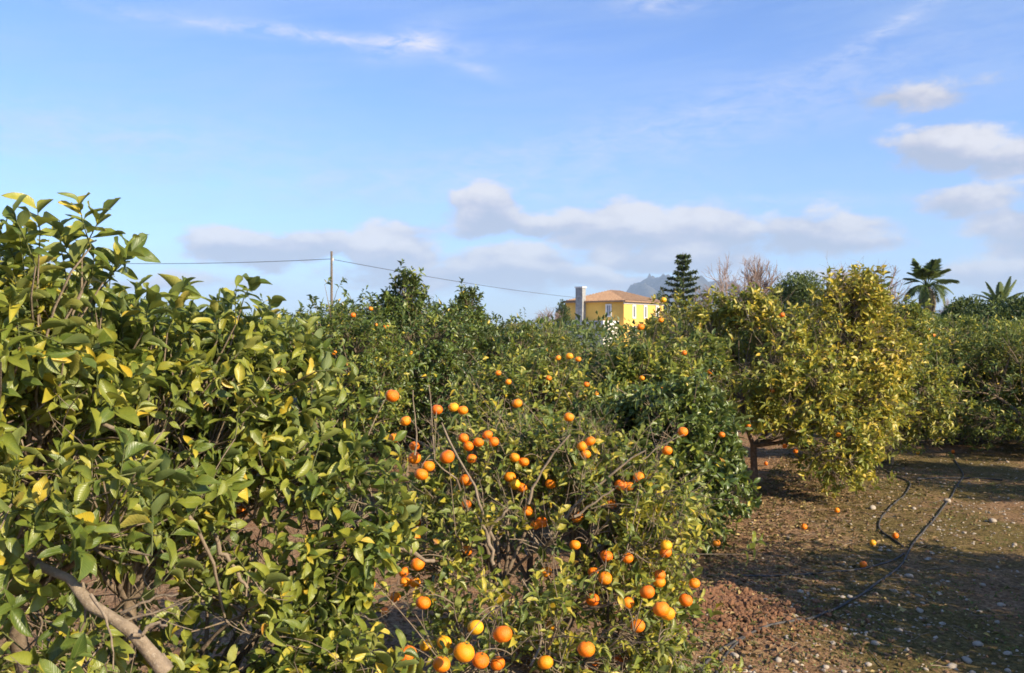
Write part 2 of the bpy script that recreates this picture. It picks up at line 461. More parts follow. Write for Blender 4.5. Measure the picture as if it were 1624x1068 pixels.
# ------------------------------------------------------------------ ground
def height(x, y):
    p = np.stack([np.asarray(x, float), np.asarray(y, float), np.zeros_like(np.asarray(x, float))], -1)
    near = np.clip(1.0 - (np.abs(p[..., 1] - 8) - 30) / 30, 0, 1)
    h = 0.030 * vnoise(p * 1.1, 1) + 0.016 * vnoise(p * 4.0, 2) + 0.008 * vnoise(p * 11.0, 3) + 0.004 * vnoise(p * 27.0, 5)
    m = np.exp(-(((p[..., 0] - 1.45) / 0.42) ** 2 + ((p[..., 1] - 6.15) / 0.38) ** 2))
    h = h + m * (0.13 + 0.05 * vnoise(p * 16.0, 4))
    # gentle banks under the tree rows
    r = (p[..., 0] - 0.47 * (p[..., 1] - 4.2)) / 0.9
    h = h + 0.05 * np.exp(-r * r) * np.clip((p[..., 1] - 2) / 3, 0, 1)
    return h * near

def axis(spec):
    out = []
    for a, b, st in spec: out += list(np.arange(a, b, st))
    return np.array(out + [spec[-1][1]])
gx = axis([(-14000, -2000, 3000), (-2000, -200, 300), (-200, -20, 20), (-20, -6, 1.0), (-6, -2, .2), (-2, 5.5, .03), (5.5, 12, .12), (12, 40, 2), (40, 240, 25), (240, 2400, 360), (2400, 14000, 2900)])
gy = axis([(-6000, -100, 1180), (-100, -4, 12), (-4, 2, .5), (2, 10.5, .032), (10.5, 20, .09), (20, 60, 1.0), (60, 260, 20), (260, 2600, 300), (2600, 16000, 1675)])
X, Y = np.meshgrid(gx, gy, indexing='xy')
Z = height(X, Y)
nx, ny = len(gx), len(gy)
I, J = np.meshgrid(np.arange(nx - 1), np.arange(ny - 1), indexing='xy')
b = (J * nx + I).ravel()
F = np.stack([b, b + 1, b + nx + 1, b + nx], -1)
g = obj('ground', raw_mesh('ground', np.stack([X, Y, Z], -1).reshape(-1, 3), F, M_GROUND), kind='structure')

def ground_pt(px, py):
    d = EYE * FPX / (py - 525.0)
    x = (px - 812) / FPX * d
    return x, d, float(height(x, d))

# ------------------------------------------------------------------ mountain
def mountain():
    m, k = mat('mountain_rock')
    p = k.n('ShaderNodeNewGeometry').outputs['Position']
    n = k.noise(k.vm('MULTIPLY', p, (1, 1, 2.0)), 0.006, 8, 0.65)
    finish(k, k.ramp(n, [(0.35, (0.03, 0.035, 0.03)), (0.55, (0.09, 0.085, 0.07)), (0.7, (0.17, 0.155, 0.13))]), 0.95, n, 1.0, 60.0, 0.1)
    # ridge line heights (photo px -> py) at 9 km
    D = 9000.0
    prof = [(930, 524), (960, 508), (985, 480), (1000, 462), (1012, 446), (1030, 440), (1052, 434), (1062, 441), (1080, 444), (1120, 446), (1180, 452), (1240, 462), (1300, 470),
            (1380, 486), (1480, 494), (1600, 505), (1700, 512), (1900, 524)]
    xs = np.linspace(930, 1900, 180)
    py = np.interp(xs, [a for a, _ in prof], [b for _, b in prof])
    H = (525 - py) / FPX * D + 2
    rows = 34
    V = []
    for j in range(rows):
        t = j / (rows - 1)
        s = math.sin(math.pi * t) ** 0.8
        dd = D - 1500 + 3600 * t
        for i, x0 in enumerate(xs):
            q = np.array([x0 * 0.06, t * 7, 0.0])
            rug = 1 + 0.16 * vnoise(q, 31) + 0.10 * vnoise(q * 2.7, 33) + 0.05 * vnoise(q * 7.0, 37)
            V.append(((x0 - 812) / FPX * D, dd, max(-5, H[i] * s * (rug if t < .47 else rug) - 3)))
    n = len(xs)
    I, J = np.meshgrid(np.arange(n - 1), np.arange(rows - 1), indexing='xy'); b = (J * n + I).ravel()
    o = obj('mountain', raw_mesh('mountain', np.array(V), np.stack([b, b + 1, b + n + 1, b + n], -1), m), kind='structure')
    return o
mountain()

# ------------------------------------------------------------------ citrus tree builder
def kmeans(pts, k, rs, it=5):
    c = pts[rs.choice(len(pts), k, replace=False)]
    for _ in range(it):
        d = ((pts[:, None] - c[None]) ** 2).sum(-1); a = d.argmin(1)
        for j in range(k):
            if (a == j).any(): c[j] = pts[a == j].mean(0)
    d = ((pts[:, None] - c[None]) ** 2).sum(-1)
    return c, d.argmin(1)

def screen(p):
    y = np.maximum(p[:, 1], 0.3)
    return 812 + p[:, 0] / y * FPX, 525 - (p[:, 2] - EYE) / y * FPX

def make_orange(root, c, r, hang=None, tilt=None):
    o = obj('orange', ORANGE_ME, root)
    o.location = Vector(c) - root.location
    o.scale = (r / 0.038,) * 2 + (r / 0.038 * random.uniform(0.9, 1.0),)
    o.rotation_euler = tilt or (random.uniform(-.35, .35), random.uniform(-.35, .35), random.uniform(0, 6))
    cx = obj('calyx', CALYX_ME, o)
    return o

def orange_mesh():
    V, F = [], []
    nu, nv = 28, 16
    for j in range(nv + 1):
        th = math.pi * j / nv
        for i in range(nu):
            ph = 2 * math.pi * i / nu
            r = 0.038 * (1 + 0.010 * math.sin(3 * ph + 1) * math.sin(th))
            z = r * math.cos(th) * 0.93
            if j <= 2: z -= 0.0032 * (1 - j / 3.0)
            if j >= nv - 1: z += 0.0012
            V.append((r * math.sin(th) * math.cos(ph), r * math.sin(th) * math.sin(ph), z))
    for j in range(nv):
        for i in range(nu):
            a = j * nu + i; b2 = j * nu + (i + 1) % nu
            F.append((a, a + nu, b2 + nu, b2))
    return raw_mesh('orange', np.array(V), np.array(F), M_ORANGE)
ORANGE_ME = orange_mesh()
def calyx_mesh():
    V = [(0, 0, 0.0355)]; F = []
    for i in range(10):
        a = i * math.pi / 5; r = 0.0085 if i % 2 == 0 else 0.004
        V.append((r * math.cos(a), r * math.sin(a), 0.0350 + (0.001 if i % 2 else 0.0003)))
    for i in range(10): F.append((0, 1 + i, 1 + (i + 1) % 10))
    n0 = len(V)
    tV, tF = tubes([[(0, 0, .0348), (0.001, 0, .042), (0.003, 0.001, .050)]], [[.0018, .0014, .0014]], 5)
    V = np.concatenate([np.array(V), tV]); 
    return raw_mesh('calyx', V, [np.array(F), tF + n0], M_CALYX)
CALYX_ME = calyx_mesh()

def citrus(name, label, base, lobes, seed=1, shoots=900, per=9, leaf=0.08, level=1, tint=(0.42, 0.14), yellow=0.06, material=None,
           single=0, oranges=(), bare=0, bare_len=0.35, dens=None, trunk_r=0.07, group=None, cat='orange tree', fork=0.45, shell=0.62,
           twig_sides=3, shoot_len=0.16, extra=(), clear=True, zmin=0.12, up=0.45, hold=(), twig_mat=None, tintfn=None, lump=0.16, spray=0.07, bare_in=False, clump=0.55):
    rs = np.random.RandomState(seed)
    material = material or M_LEAF
    base = np.array(base, float)
    L = np.array([l[:6] for l in lobes], float)
    wt = np.array([(l[6] if len(l) > 6 else 1.0) * (l[3] * l[4] + l[3] * l[5] + l[4] * l[5]) for l in lobes]); wt /= wt.sum()
    N = shoots * 3
    li = rs.choice(len(L), N, p=wt)
    dr = nrm(rs.normal(size=(N, 3)))
    u = shell + (1.0 - shell) * rs.uniform(0, 1, N) ** 0.6
    sp_ = rs.uniform(size=N) < spray; u[sp_] = rs.uniform(.98, 1.3, sp_.sum()); low = rs.uniform(size=N) < 0.12; u[low] *= rs.uniform(0.3, 1, low.sum())
    rl = 1 + lump * vnoise(dr * 2.6 + L[li, :3] * 1.7, seed)
    tip = L[li, :3] + dr * L[li, 3:6] * (u * rl)[:, None]
    # drop shoots buried deep inside another lobe, below the skirt, or through the ground
    inside = np.zeros(N, bool)
    for l in L:
        q = np.linalg.norm((tip - l[:3]) / l[3:6], axis=1); inside |= q < 0.55
    keep = (~inside | (rs.uniform(size=N) < 0.15)) & (tip[:, 2] > zmin)
    keep &= rs.uniform(size=N) < np.clip(.62 + clump * vnoise(tip * 2.6, seed + 17), .04, 1)
    if dens is not None: keep &= rs.uniform(size=N) < dens(tip)
    tip = tip[keep][:shoots]; dr = dr[keep][:shoots]; li = li[keep][:shoots]
    sdir = nrm(dr * 0.75 + np.array([0, 0, up]) + rs.normal(size=tip.shape) * 0.42)
    if len(extra):
        ex = np.array([e[:3] for e in extra], float); ed = nrm(np.array([e[3:6] for e in extra], float))
        tip = np.concatenate([tip, ex]); sdir = np.concatenate([sdir, ed]); dr = np.concatenate([dr, ed])
    n = len(tip)
    slen = shoot_len * rs.uniform(0.7, 1.5, n)
    sb = tip - sdir * slen[:, None]
    O = np.array([o[:3] for o in oranges], float) if len(oranges) else np.zeros((0, 3))
    OR = np.array([o[3] for o in oranges], float) if len(oranges) else np.zeros(0)
    # ---- branch skeleton
    k1 = 5 if n > 150 else 3; k2 = max(8, n // 22)
    c2, a2 = kmeans(sb, k2, rs)
    c1, a1 = kmeans(c2, min(k1, k2), rs)
    fk = base + np.array([0, 0, fork])
    n1 = fk + (c1 - fk) * 0.55; n1[:, 2] = np.maximum(n1[:, 2], fk[2] + 0.05)
    par = n1[a1]
    n2 = par + (c2 - par) * 0.78 + rs.normal(size=c2.shape) * 0.03
    root = empty(name, tuple(base))
    off = -base
    def place(P3): return P3 + off
    tpath = np.array([[base + [0, 0, -0.15], base + [0.01, 0, fork * 0.5], fk + [0, 0, 0.03]]]); 
    tv = tubes(place(tpath), [[trunk_r * 1.25, trunk_r, trunk_r * 0.85]], 9)
    obj('trunk', raw_mesh('trunk', *tv, M_BARK), root)
    for j in range(len(n1)):
        mid = (fk + n1[j]) / 2 + rs.normal(size=3) * 0.05
        Pb = bez(fk[None], mid[None], n1[j][None], 6)
        tv = [tubes(place(Pb), np.linspace(trunk_r * .68, trunk_r * .42, 6)[None], 7)]
        sel = np.where(a1 == j)[0]
        if len(sel):
            A = np.repeat(n1[j][None], len(sel), 0)
            Mi = A + (n2[sel] - A) * 0.5 + rs.normal(size=(len(sel), 3)) * 0.07
            tv.append(tubes(place(bez(A, Mi, n2[sel], 6)), np.tile(np.linspace(trunk_r * .26, trunk_r * .11, 6), (len(sel), 1)), 5))
        obj('branch', raw_mesh('branch', *join(tv), M_BARK), root)
    A = n2[a2]; B = A + (sb - A) * 0.55 + rs.normal(size=sb.shape) * 0.035
    tw = bez(A, B, sb, 4)
    parts = [tubes(place(tw), np.tile(np.linspace(0.0042, 0.0022, 4) * (1 + trunk_r * 3), (n, 1)), twig_sides)]
    parts2 = [tubes(place(bez(sb, sb + sdir * slen[:, None] * .5 + rs.normal(size=sb.shape) * .006, tip, 3)), np.tile(np.linspace(0.0022, 0.0011, 3) * (1 + trunk_r * 2), (n, 1)), 3)]
    if bare:
        bi = rs.choice(np.where(sb[:, 2] < np.percentile(sb[:, 2], 70))[0] if bare_in else n, bare); bd = nrm(sdir[bi] * (-.3 if bare_in else 1) + rs.normal(size=(bare, 3)) * 0.5 + np.array([0, 0, 0 if bare_in else 0.25]))
        bl = bare_len * rs.uniform(0.3, 1.2, bare)
        s0 = sb[bi]; e0 = s0 + bd * bl[:, None]
        parts.append(tubes(place(bez(s0, s0 + bd * bl[:, None] * .5 + rs.normal(size=s0.shape) * .035, e0, 5)), np.tile(np.linspace(.0028, .0009, 5), (bare, 1)), 3))
        m2 = bare * 2; ci = rs.choice(bare, m2); tt = rs.uniform(.3, .9, m2)[:, None]
        s1 = s0[ci] + (e0[ci] - s0[ci]) * tt; d1 = nrm(bd[ci] + rs.normal(size=(m2, 3)) * .7); e1 = s1 + d1 * (bl[ci] * .35)[:, None]
        parts.append(tubes(place(bez(s1, (s1 + e1) / 2 + rs.normal(size=s1.shape) * .01, e1, 3)), np.tile(np.linspace(.0014, .0006, 3), (m2, 1)), 3))
    for h in hold:           # bare limbs the photograph shows one by one
        a, b_, c_, r0, r1 = h
        obj('branch', raw_mesh('branch', *tubes(place(bez(np.array([a], float), np.array([b_], float), np.array([c_], float), 9) + rs.normal(size=(1, 9, 3)) * min(.012, .6 * max(r0, r1))), np.linspace(r0, r1, 9)[None] * (1 + .12 * rs.normal(size=9)), 8), M_TWIG), root)
    if len(O):
        hub = np.concatenate([sb, n2]); d = ((O[:, None] - hub[None]) ** 2).sum(-1) + .02 * np.maximum(0, O[:, None, 2] - hub[None, :, 2]); near = hub[d.argmin(1)]
        top = O + np.stack([0 * OR, 0 * OR, OR], -1)
        md = (top + near) / 2 + np.array([0, 0, 0.035])
        parts.append(tubes(place(bez(near, md, top, 7)), np.tile(np.linspace(.0026, .0016, 7), (len(O), 1)), 5))
    obj('twigs', raw_mesh('twigs', *join(parts), twig_mat or M_TWIG), root, 'stuff')
    obj('green_shoots', raw_mesh('green_shoots', *join(parts2), M_GTWIG), root, 'stuff')
    # ---- leaves
    t = (np.arange(per)[None] + 0.6) / per * np.ones((n, 1))
    ang = np.arange(per)[None] * 2.4 + rs.uniform(0, 6.28, (n, 1)) + rs.normal(size=(n, per)) * .3
    ref = np.where(np.abs(sdir[:, 2:3]) > .8, np.array([[1., 0, 0]]), np.array([[0, 0, 1.]]))
    U = nrm(np.cross(sdir, ref)); Wv = np.cross(sdir, U)
    rad = U[:, None] * np.cos(ang)[..., None] + Wv[:, None] * np.sin(ang)[..., None]
    open_ = np.radians(78 - 42 * t + rs.normal(size=t.shape) * 13)[..., None]
    ax = sdir[:, None] * np.cos(open_) + rad * np.sin(open_)
    ax[..., 2] -= 0.10 * rs.uniform(0, 1.6, t.shape)
    ax = nrm(ax)
    sunv = np.array(sun_dir)
    nn = sdir[:, None] * 0.9 + np.array([0, 0, 0.5]) + sunv * 0.35 + rs.normal(size=ax.shape) * 0.42
    pos = (sb[:, None] + (tip - sb)[:, None] * (0.15 + 0.85 * t[..., None]))
    size = leaf * rs.uniform(0.62, 1.28, t.shape) * (1.05 - 0.35 * np.abs(t - 0.5)) * rs.uniform(.85, 1.15, (n, 1))
    sh_t = rs.normal(size=(n, 1)) * tint[1] * 0.8 + tint[0] + 0.10 * vnoise(tip * 1.6, seed + 3)[:, None]
    if tintfn is not None: sh_t = sh_t + tintfn(tip)[:, None]
    tt = sh_t + rs.normal(size=t.shape) * tint[1] * 0.6
    yel = rs.uniform(size=t.shape) < yellow; tt = np.where(yel, rs.uniform(.72, .92, t.shape), tt)
    tt = np.clip(tt, 0.03, 0.93)
    tt = np.where(rs.uniform(size=t.shape) < 0.0012, 0.98, tt)
    pos, ax, nn, size, tt = pos.reshape(-1, 3), ax.reshape(-1, 3), nn.reshape(-1, 3), size.ravel(), tt.ravel()
    keep = rs.uniform(size=len(pos)) < 0.93
    cen = pos + ax * size[:, None] * 0.5
    if len(O) and clear:     # fruit pushes the leaves aside and stands free towards the light side
        for c, r in zip(O, OR):
            v = nrm((np.array([0.12, -0.02, EYE]) - c)[None])[0]
            q = cen - c; s = q @ v; dd = np.linalg.norm(q - s[:, None] * v, axis=1)
            keep &= ~((s > -r) & (s < 1.2) & (dd < r * 0.95 + 0.28 * size)) | (rs.uniform(size=len(s)) < 0.07)
            keep &= ~(np.linalg.norm(q, axis=1) < r * 1.05)
    pos, ax, nn, size, tt, cen = pos[keep], ax[keep], nn[keep], size[keep], tt[keep], cen[keep]
    Rm = frames(ax, nn); var = rs.randint(0, len(VARS), len(pos))
    stay = np.ones(len(pos), bool)
    if single:
        sx, sy = screen(cen); cell = (sx // 9).astype(int) * 1000 + (sy // 9).astype(int)
        face = np.abs(nrm(cen - np.array([0, 0, EYE])) * Rm[:, :, 2]).sum(-1)
        big = size / cen[:, 1] * FPX * (0.35 + 0.65 * face)
        inf = (sx > 3) & (sx < 1621) & (sy > 3) & (sy < 1064) & (cen[:, 1] > .5)
        order = np.argsort(cen[:, 1]); first = {}
        for i in order:
            if inf[i] and cell[i] not in first: first[cell[i]] = i
        cand = np.array(sorted(set(first.values())), int)
        cand = cand[np.argsort(-big[cand])][:single]
        stay[cand] = False
        ms = SL[material.name] if material.name in SL else SL[M_LEAF.name]
        for i in cand:
            o = obj('leaf', ms[var[i]], root)
            M = Matrix([list(Rm[i][r] * size[i]) + [pos[i][r] + off[r]] for r in range(3)] + [[0, 0, 0, 1]])
            o.matrix_basis = M
            o.color = (float(tt[i]), 0, 0, 1)
    fo = obj('foliage', leaves_mesh('foliage', pos[stay] + off, Rm[stay], size[stay], tt[stay], var[stay], level, material), root, 'stuff')
    fo.color = (0, 0, 0, 1)
    for (c, r) in zip(O, OR):
        make_orange(root, c, r)
    if label: tag(root, label, cat, group)
    return root

def copy_tree(o, parent=None):
    c = o.copy(); C.objects.link(c); c.parent = parent
    for ch in o.children:
        if ch.name.startswith('orange') and ch.location.z > 1.55 and parent is None: continue
        copy_tree(ch, c)
    return c

def lobes_for(cx, cy, zt, zb, r, seed, squash=1.0, sub=9):
    """main crown ellipsoid with uneven lesser lobes on its outside"""
    rs = np.random.RandomState(seed + 90)
    zc = (zt + zb) / 2; rz = (zt - zb) / 2
    out = [(cx, cy, zc, r * .9, r * .9 * squash, rz * .9, 1.0)]
    for i in range(sub):
        a = rs.uniform(0, 6.28); e = rs.uniform(-.5, 1.0)
        q = rs.uniform(.32, .5)
        out.append((cx + math.cos(a) * math.cos(e) * r * .66, cy + math.sin(a) * math.cos(e) * r * .66 * squash, zc + math.sin(e) * rz * .66, r * q, r * q, rz * q * 1.05, 1.0))
    return out

def px_oranges(lst, dlo, dhi, r0=0.039, far=None, sc=1.0):
    out = []
    for (px, py, dm) in lst:
        d = min(max(2 * r0 * FPX / dm * sc, dlo), dhi)
        r = min(max(dm * d / FPX / 2, 0.027), 0.044)
        out.append(tuple(P(px, py, d)) + (r,))
    return out

# --- the big leaved tree close on the left
left_lobes = [(-1.55, 2.7, 1.72, .60, .55, .60, 1.3), (-1.50, 2.35, 2.02, .34, .28, .27, 1.6), (-1.22, 3.05, 1.68, .48, .45, .50, 1.2), (-.90, 3.25, 1.36, .40, .36, .44, 1.1),
              (-1.0, 3.3, 1.80, .36, .32, .31, 1.4), (-1.6, 2.75, 1.0, .72, .55, .55, .55), (-.88, 3.1, .95, .36, .36, .42, .9), (-1.9, 3.1, 1.3, .9, .8, .85, .4),
              (-1.0, 1.95, 1.22, .20, .14, .16, 1.0), (-1.15, 2.3, 1.45, .35, .22, .35, 1.0), (-.75, 3.3, 1.12, .32, .3, .3, 1.0), (-.66, 3.1, .70, .30, .3, .36, 1.3), (-.60, 3.25, 1.30, .26, .3, .36, 1.1), (-.95, 2.75, .62, .35, .3, .3, .8)]
def left_dens(p):
    sx, sy = screen(p)
    hole = 1.5 * np.exp(-(((p[:, 0] + 0.95) / .26) ** 2 + ((p[:, 2] - 1.22) / .17) ** 2)) + 1.3 * np.exp(-(((p[:, 0] + 1.25) / .25) ** 2 + ((p[:, 2] - 1.05) / .2) ** 2)) + np.exp(-(((sx - 60) / 80) ** 2 + ((p[:, 2] - 1.72) / .10) ** 2))
    return 1 - 0.9 * np.clip(hole, 0, 1) * (p[:, 1] < 3.3)
ex = []
for px, py, d, vx, vz in [(125, 318, 2.35, -.15, 1), (160, 345, 2.4, .5, .8), (60, 330, 2.3, .1, 1), (20, 335, 2.2, -.3, 1), (210, 400, 2.5, .7, .6), (95, 350, 2.4, 0, 1),
                          (240, 470, 2.7, .3, 1), (285, 470, 2.8, .4, .9), (375, 455, 3.0, .1, 1), (400, 450, 3.1, .5, .9), (340, 485, 2.9, 0, 1), (215, 375, 2.55, .6, .8),
                          (430, 480, 3.1, .6, .9), (490, 520, 3.2, .4, 1), (560, 600, 3.3, .6, .6), (600, 640, 3.35, .8, .3), (630, 700, 3.3, .9, .1), (620, 760, 3.3, .9, 0),
                          (595, 850, 3.25, .8, -.1), (575, 930, 3.1, .8, -.2), (600, 1000, 3.0, .7, .3), (560, 1040, 2.9, .4, .5), (30, 360, 2.3, 0, 1), (150, 400, 2.5, .3, .9)]:
    ex.append(tuple(P(px, py, d)) + (vx, -.25, vz))
lh = [(tuple(P(10, 870, 2.35)), tuple(P(150, 925, 2.1)), tuple(P(262, 1072, 2.2)), .010, .018),(tuple(P(215, 1010, 2.15)), tuple(P(245, 985, 2.15)), tuple(P(262, 995, 2.15)), .006, .003), (tuple(P(140, 945, 2.05)), tuple(P(185, 990, 2.0)), tuple(P(180, 1060, 2.0)), .004, .002), (tuple(P(232, 1040, 2.2)), tuple(P(262, 1035, 2.2)), tuple(P(270, 1060, 2.2)), .005, .003),
      (tuple(P(20, 700, 2.5)), tuple(P(60, 650, 2.5)), tuple(P(150, 615, 2.6)), .012, .008),
      (tuple(P(150, 665, 2.5)), tuple(P(205, 690, 2.45)), tuple(P(218, 740, 2.4)), .007, .0045),
      (tuple(P(300, 820, 2.7)), tuple(P(345, 880, 2.8)), tuple(P(352, 980, 2.9)), .0065, .004),
      (tuple(P(340, 850, 2.9)), tuple(P(360, 900, 2.9)), tuple(P(395, 935, 2.9)), .009, .005),
      (tuple(P(190, 975, 2.2)), tuple(P(230, 950, 2.2)), tuple(P(285, 940, 2.2)), .0045, .002),
      (tuple(P(190, 985, 2.2)), tuple(P(240, 980, 2.2)), tuple(P(300, 950, 2.2)), .004, .002),
      (tuple(P(560, 832, 3.2)), tuple(P(610, 855, 3.3)), tuple(P(690, 893, 3.6)), .011, .008),
      (tuple(P(60, 560, 2.4)), tuple(P(55, 610, 2.4)), tuple(P(60, 670, 2.4)), .003, .004),
      (tuple(P(130, 925, 2.2)), tuple(P(150, 960, 2.2)), tuple(P(120, 1010, 2.2)), .004, .002)]
citrus('orange_tree', 'nearest orange tree filling the left edge, big yellow-green leaves, thick bare limb low down',
       (-1.55, 3.0, 0), left_lobes, seed=3, shoots=2600, per=9, leaf=0.070, level=2, tint=(0.56, 0.10), yellow=0.09, single=300, bare=800, bare_len=.30, bare_in=True,
       oranges=px_oranges([(381, 812, 24), (622, 628, 17)], 3.2, 3.4), dens=left_dens, trunk_r=0.055, fork=.35, extra=ex, shoot_len=.13, hold=lh, lump=.14)

# --- the mandarin bush in the middle
mand = [(643, 668, 18), (625, 695, 14), (657, 708, 15), (657, 727, 21), (668, 753, 22), (679, 740, 21), (709, 725, 24), (693, 650, 18), (719, 646, 16), (734, 651, 14), (743, 708, 17),
        (759, 702, 17), (773, 690, 16), (783, 701, 13), (735, 695, 13), (748, 728, 15), (739, 762, 20), (739, 800, 17), (816, 726, 16), (831, 733, 15), (809, 757, 19),
        (816, 768, 20), (828, 774, 14), (836, 811, 18), (859, 829, 19), (849, 833, 15), (873, 768, 15), (659, 827, 20), (657, 853, 19), (662, 895, 23), (640, 908, 14), (642, 924, 14),
        (582, 927, 26), (626, 948, 14), (671, 957, 24), (740, 874, 15), (866, 908, 19), (754, 996, 26), (797, 1007, 31), (736, 1036, 34), (762, 1049, 28),
        (789, 1054, 24), (645, 1040, 32), (675, 1025, 20), (704, 1020, 24), (700, 1055, 28), (865, 1052, 25), (930, 1031, 28), (940, 1054, 22), (983, 1046, 20), (875, 993, 18),
        (940, 952, 22), (995, 957, 22), (1012, 994, 23), (1027, 940, 24), (1046, 924, 20), (1049, 967, 27), (1059, 974, 24), (1088, 953, 22), (1102, 926, 16), (1047, 912, 16), (962, 883, 21),
        (996, 886, 15), (960, 918, 22), (941, 908, 14), (912, 865, 18), (902, 662, 16), (936, 700, 17), (923, 708, 17), (929, 721, 16), (915, 820, 20), (985, 770, 21),
        (1013, 757, 18), (998, 772, 14), (970, 800, 17), (1058, 715, 15), (1083, 685, 14), (1057, 866, 19), (1056, 877, 19), (658, 925, 15), (820, 640, 12)]
bush_lobes = [(.12, 4.5, .85, .72, .75, .62, .9), (-.12, 4.65, 1.18, .55, .45, .40, 1.2), (.55, 4.6, 1.12, .38, .4, .34, 1.1), (.42, 4.0, .62, .44, .42, .38, .8), (.0, 3.65, .55, .46, .34, .36, 1.2),
              (-.3, 4.15, .85, .28, .38, .42, .8), (.82, 4.8, .95, .25, .3, .26, .8), (.28, 4.7, 1.30, .48, .4, .30, 1.1), (.62, 4.25, .30, .36, .4, .22, 1), (.72, 4.35, .70, .2, .3, .25, 1.0)]
bh = [(tuple(P(785, 860, 4.2)), tuple(P(760, 790, 4.2)), tuple(P(700, 670, 4.4)), .009, .004), (tuple(P(770, 865, 4.2)), tuple(P(785, 820, 4.2)), tuple(P(806, 810, 4.2)), .008, .006),
      (tuple(P(835, 800, 4.3)), tuple(P(850, 750, 4.3)), tuple(P(905, 690, 4.3)), .008, .004), (tuple(P(870, 850, 4.4)), tuple(P(950, 760, 4.4)), tuple(P(1025, 715, 4.4)), .008, .004),
      (tuple(P(910, 822, 4.2)), tuple(P(945, 800, 4.2)), tuple(P(972, 775, 4.2)), .007, .004), (tuple(P(780, 900, 4.1)), tuple(P(775, 850, 4.1)), tuple(P(760, 820, 4.2)), .011, .006),
      (tuple(P(660, 720, 4.4)), tuple(P(662, 680, 4.4)), tuple(P(655, 620, 4.5)), .005, .002), (tuple(P(688, 720, 4.4)), tuple(P(690, 700, 4.4)), tuple(P(680, 610, 4.5)), .005, .002),
      (tuple(P(1020, 730, 4.5)), tuple(P(1045, 705, 4.5)), tuple(P(1085, 690, 4.5)), .004, .002), (tuple(P(840, 1060, 3.7)), tuple(P(880, 1000, 3.8)), tuple(P(830, 920, 3.9)), .006, .003)]
BUSH = citrus('mandarin_tree', 'low sparse mandarin tree in the middle of the foreground, laden with bright orange fruit', (.15, 4.6, 0), [(a, b_ + .18, *c) for a, b_, *c in bush_lobes], seed=11,
       shoots=1350, per=8, leaf=0.060, level=1, tint=(0.58, 0.11), yellow=0.14, single=300, bare=950, bare_len=.27, oranges=px_oranges([m for m in mand if m[1] < 840], 3.25, 4.55, sc=.88) + px_oranges([m for m in mand if m[1] >= 840], 3.05, 4.3, sc=.84), trunk_r=0.05,
       fork=.22, cat='mandarin tree', shoot_len=.12, hold=bh, zmin=.06, lump=.3, shell=.45)

# --- trees of the same row further along
def T(px, d): return (px - 812) / FPX * d, d
x, y = T(1068, 7.9)
citrus('orange_tree', 'low dark green glossy orange tree between the mandarin tree and the yellowing tree trunk', (x, y, 0),
       [(x - .1, y, .82, .66, .7, .72, 1), (x + .25, y - .2, .55, .42, .4, .45, 1), (x - .45, y + .1, 1.0, .45, .4, .42, 1), (x + .1, y, 1.2, .45, .4, .33, 1), (x - .7, y, .75, .4, .4, .5, .8), (x + .3, y + .1, .95, .3, .35, .35, 1)],
       seed=21, clear=False, shoots=1100, per=9, leaf=0.082, level=1, tint=(0.36, 0.09), yellow=0.012, single=260, material=M_LEAFD, trunk_r=.05, fork=.3, shoot_len=.13,
       oranges=px_oranges([(1137, 862, 12), (1145, 690, 9)], 7.2, 7.4), up=-.05, zmin=.08, lump=.22)

x, y = T(1195, 10.6)
yl = [(x, y, 1.75, .80, .7, .62, 1), (x + .9, y + .2, 1.85, .75, .7, .70, 1), (x - .75, y + .25, 1.62, .62, .6, .55, 1), (x + .45, y - .5, 1.3, .6, .45, .45, 1), (x + 1.3, y, 1.25, .5, .5, .5, 1),
      (x + .35, y, 2.2, .35, .35, .32, 1.3), (x + .8, y + .1, 2.42, .3, .3, .30, 1.5), (x + 1.35, y + .1, 2.42, .34, .35, .34, 1.5), (x + .85, y - .45, .62, .50, .4, .42, 1.2), (x + 1.25, y - .1, .8, .4, .4, .4, 1), (x - .15, y - .35, 1.15, .42, .35, .3, .8),
      (x + 1.62, y + .2, 1.9, .38, .4, .42, 1.2), (x - .55, y, 2.1, .35, .35, .3, 1.2), (x + 1.55, y + .2, .95, .3, .35, .28, 1), (x - .95, y + .1, 1.15, .3, .3, .3, .8), (x - .1, y, 2.3, .28, .3, .26, 1.3), (x + 1.75, y + .3, 1.45, .3, .4, .3, 1), (x + 1.85, y + .7, 1.05, .35, .4, .4, 1), (x + 1.95, y + .8, 1.7, .3, .4, .4, 1), (x + .25, y - .55, .95, .25, .25, .25, .8)]
YEL = citrus('orange_tree', 'large yellowing orange tree with a slim bare trunk and straggling twigs, right of centre', (x, y, 0), yl, seed=31, shoots=2250, per=8, leaf=0.086, level=1,
       tint=(0.67, 0.11), yellow=0.30, single=220, bare=900, bare_len=.42, trunk_r=.043, fork=.62, shoot_len=.15, zmin=.12, lump=.34, shell=.45, spray=.26, clump=1.1, dens=lambda p: 1 - .97 * ((np.abs(p[:, 0] - 2.80) < .36) & (p[:, 2] < .85)),
       oranges=px_oranges([(1187, 675, 8), (1165, 720, 9), (1245, 708, 8), (1240, 500, 9), (1330, 690, 8), (1225, 620, 7), (1262, 716, 8)], 9.9, 10.0),
       tintfn=lambda p: np.clip((p[:, 2] - 1.2) * .06, -.05, .08) + np.clip((p[:, 0] - 3.6) * .05, -.06, .06))

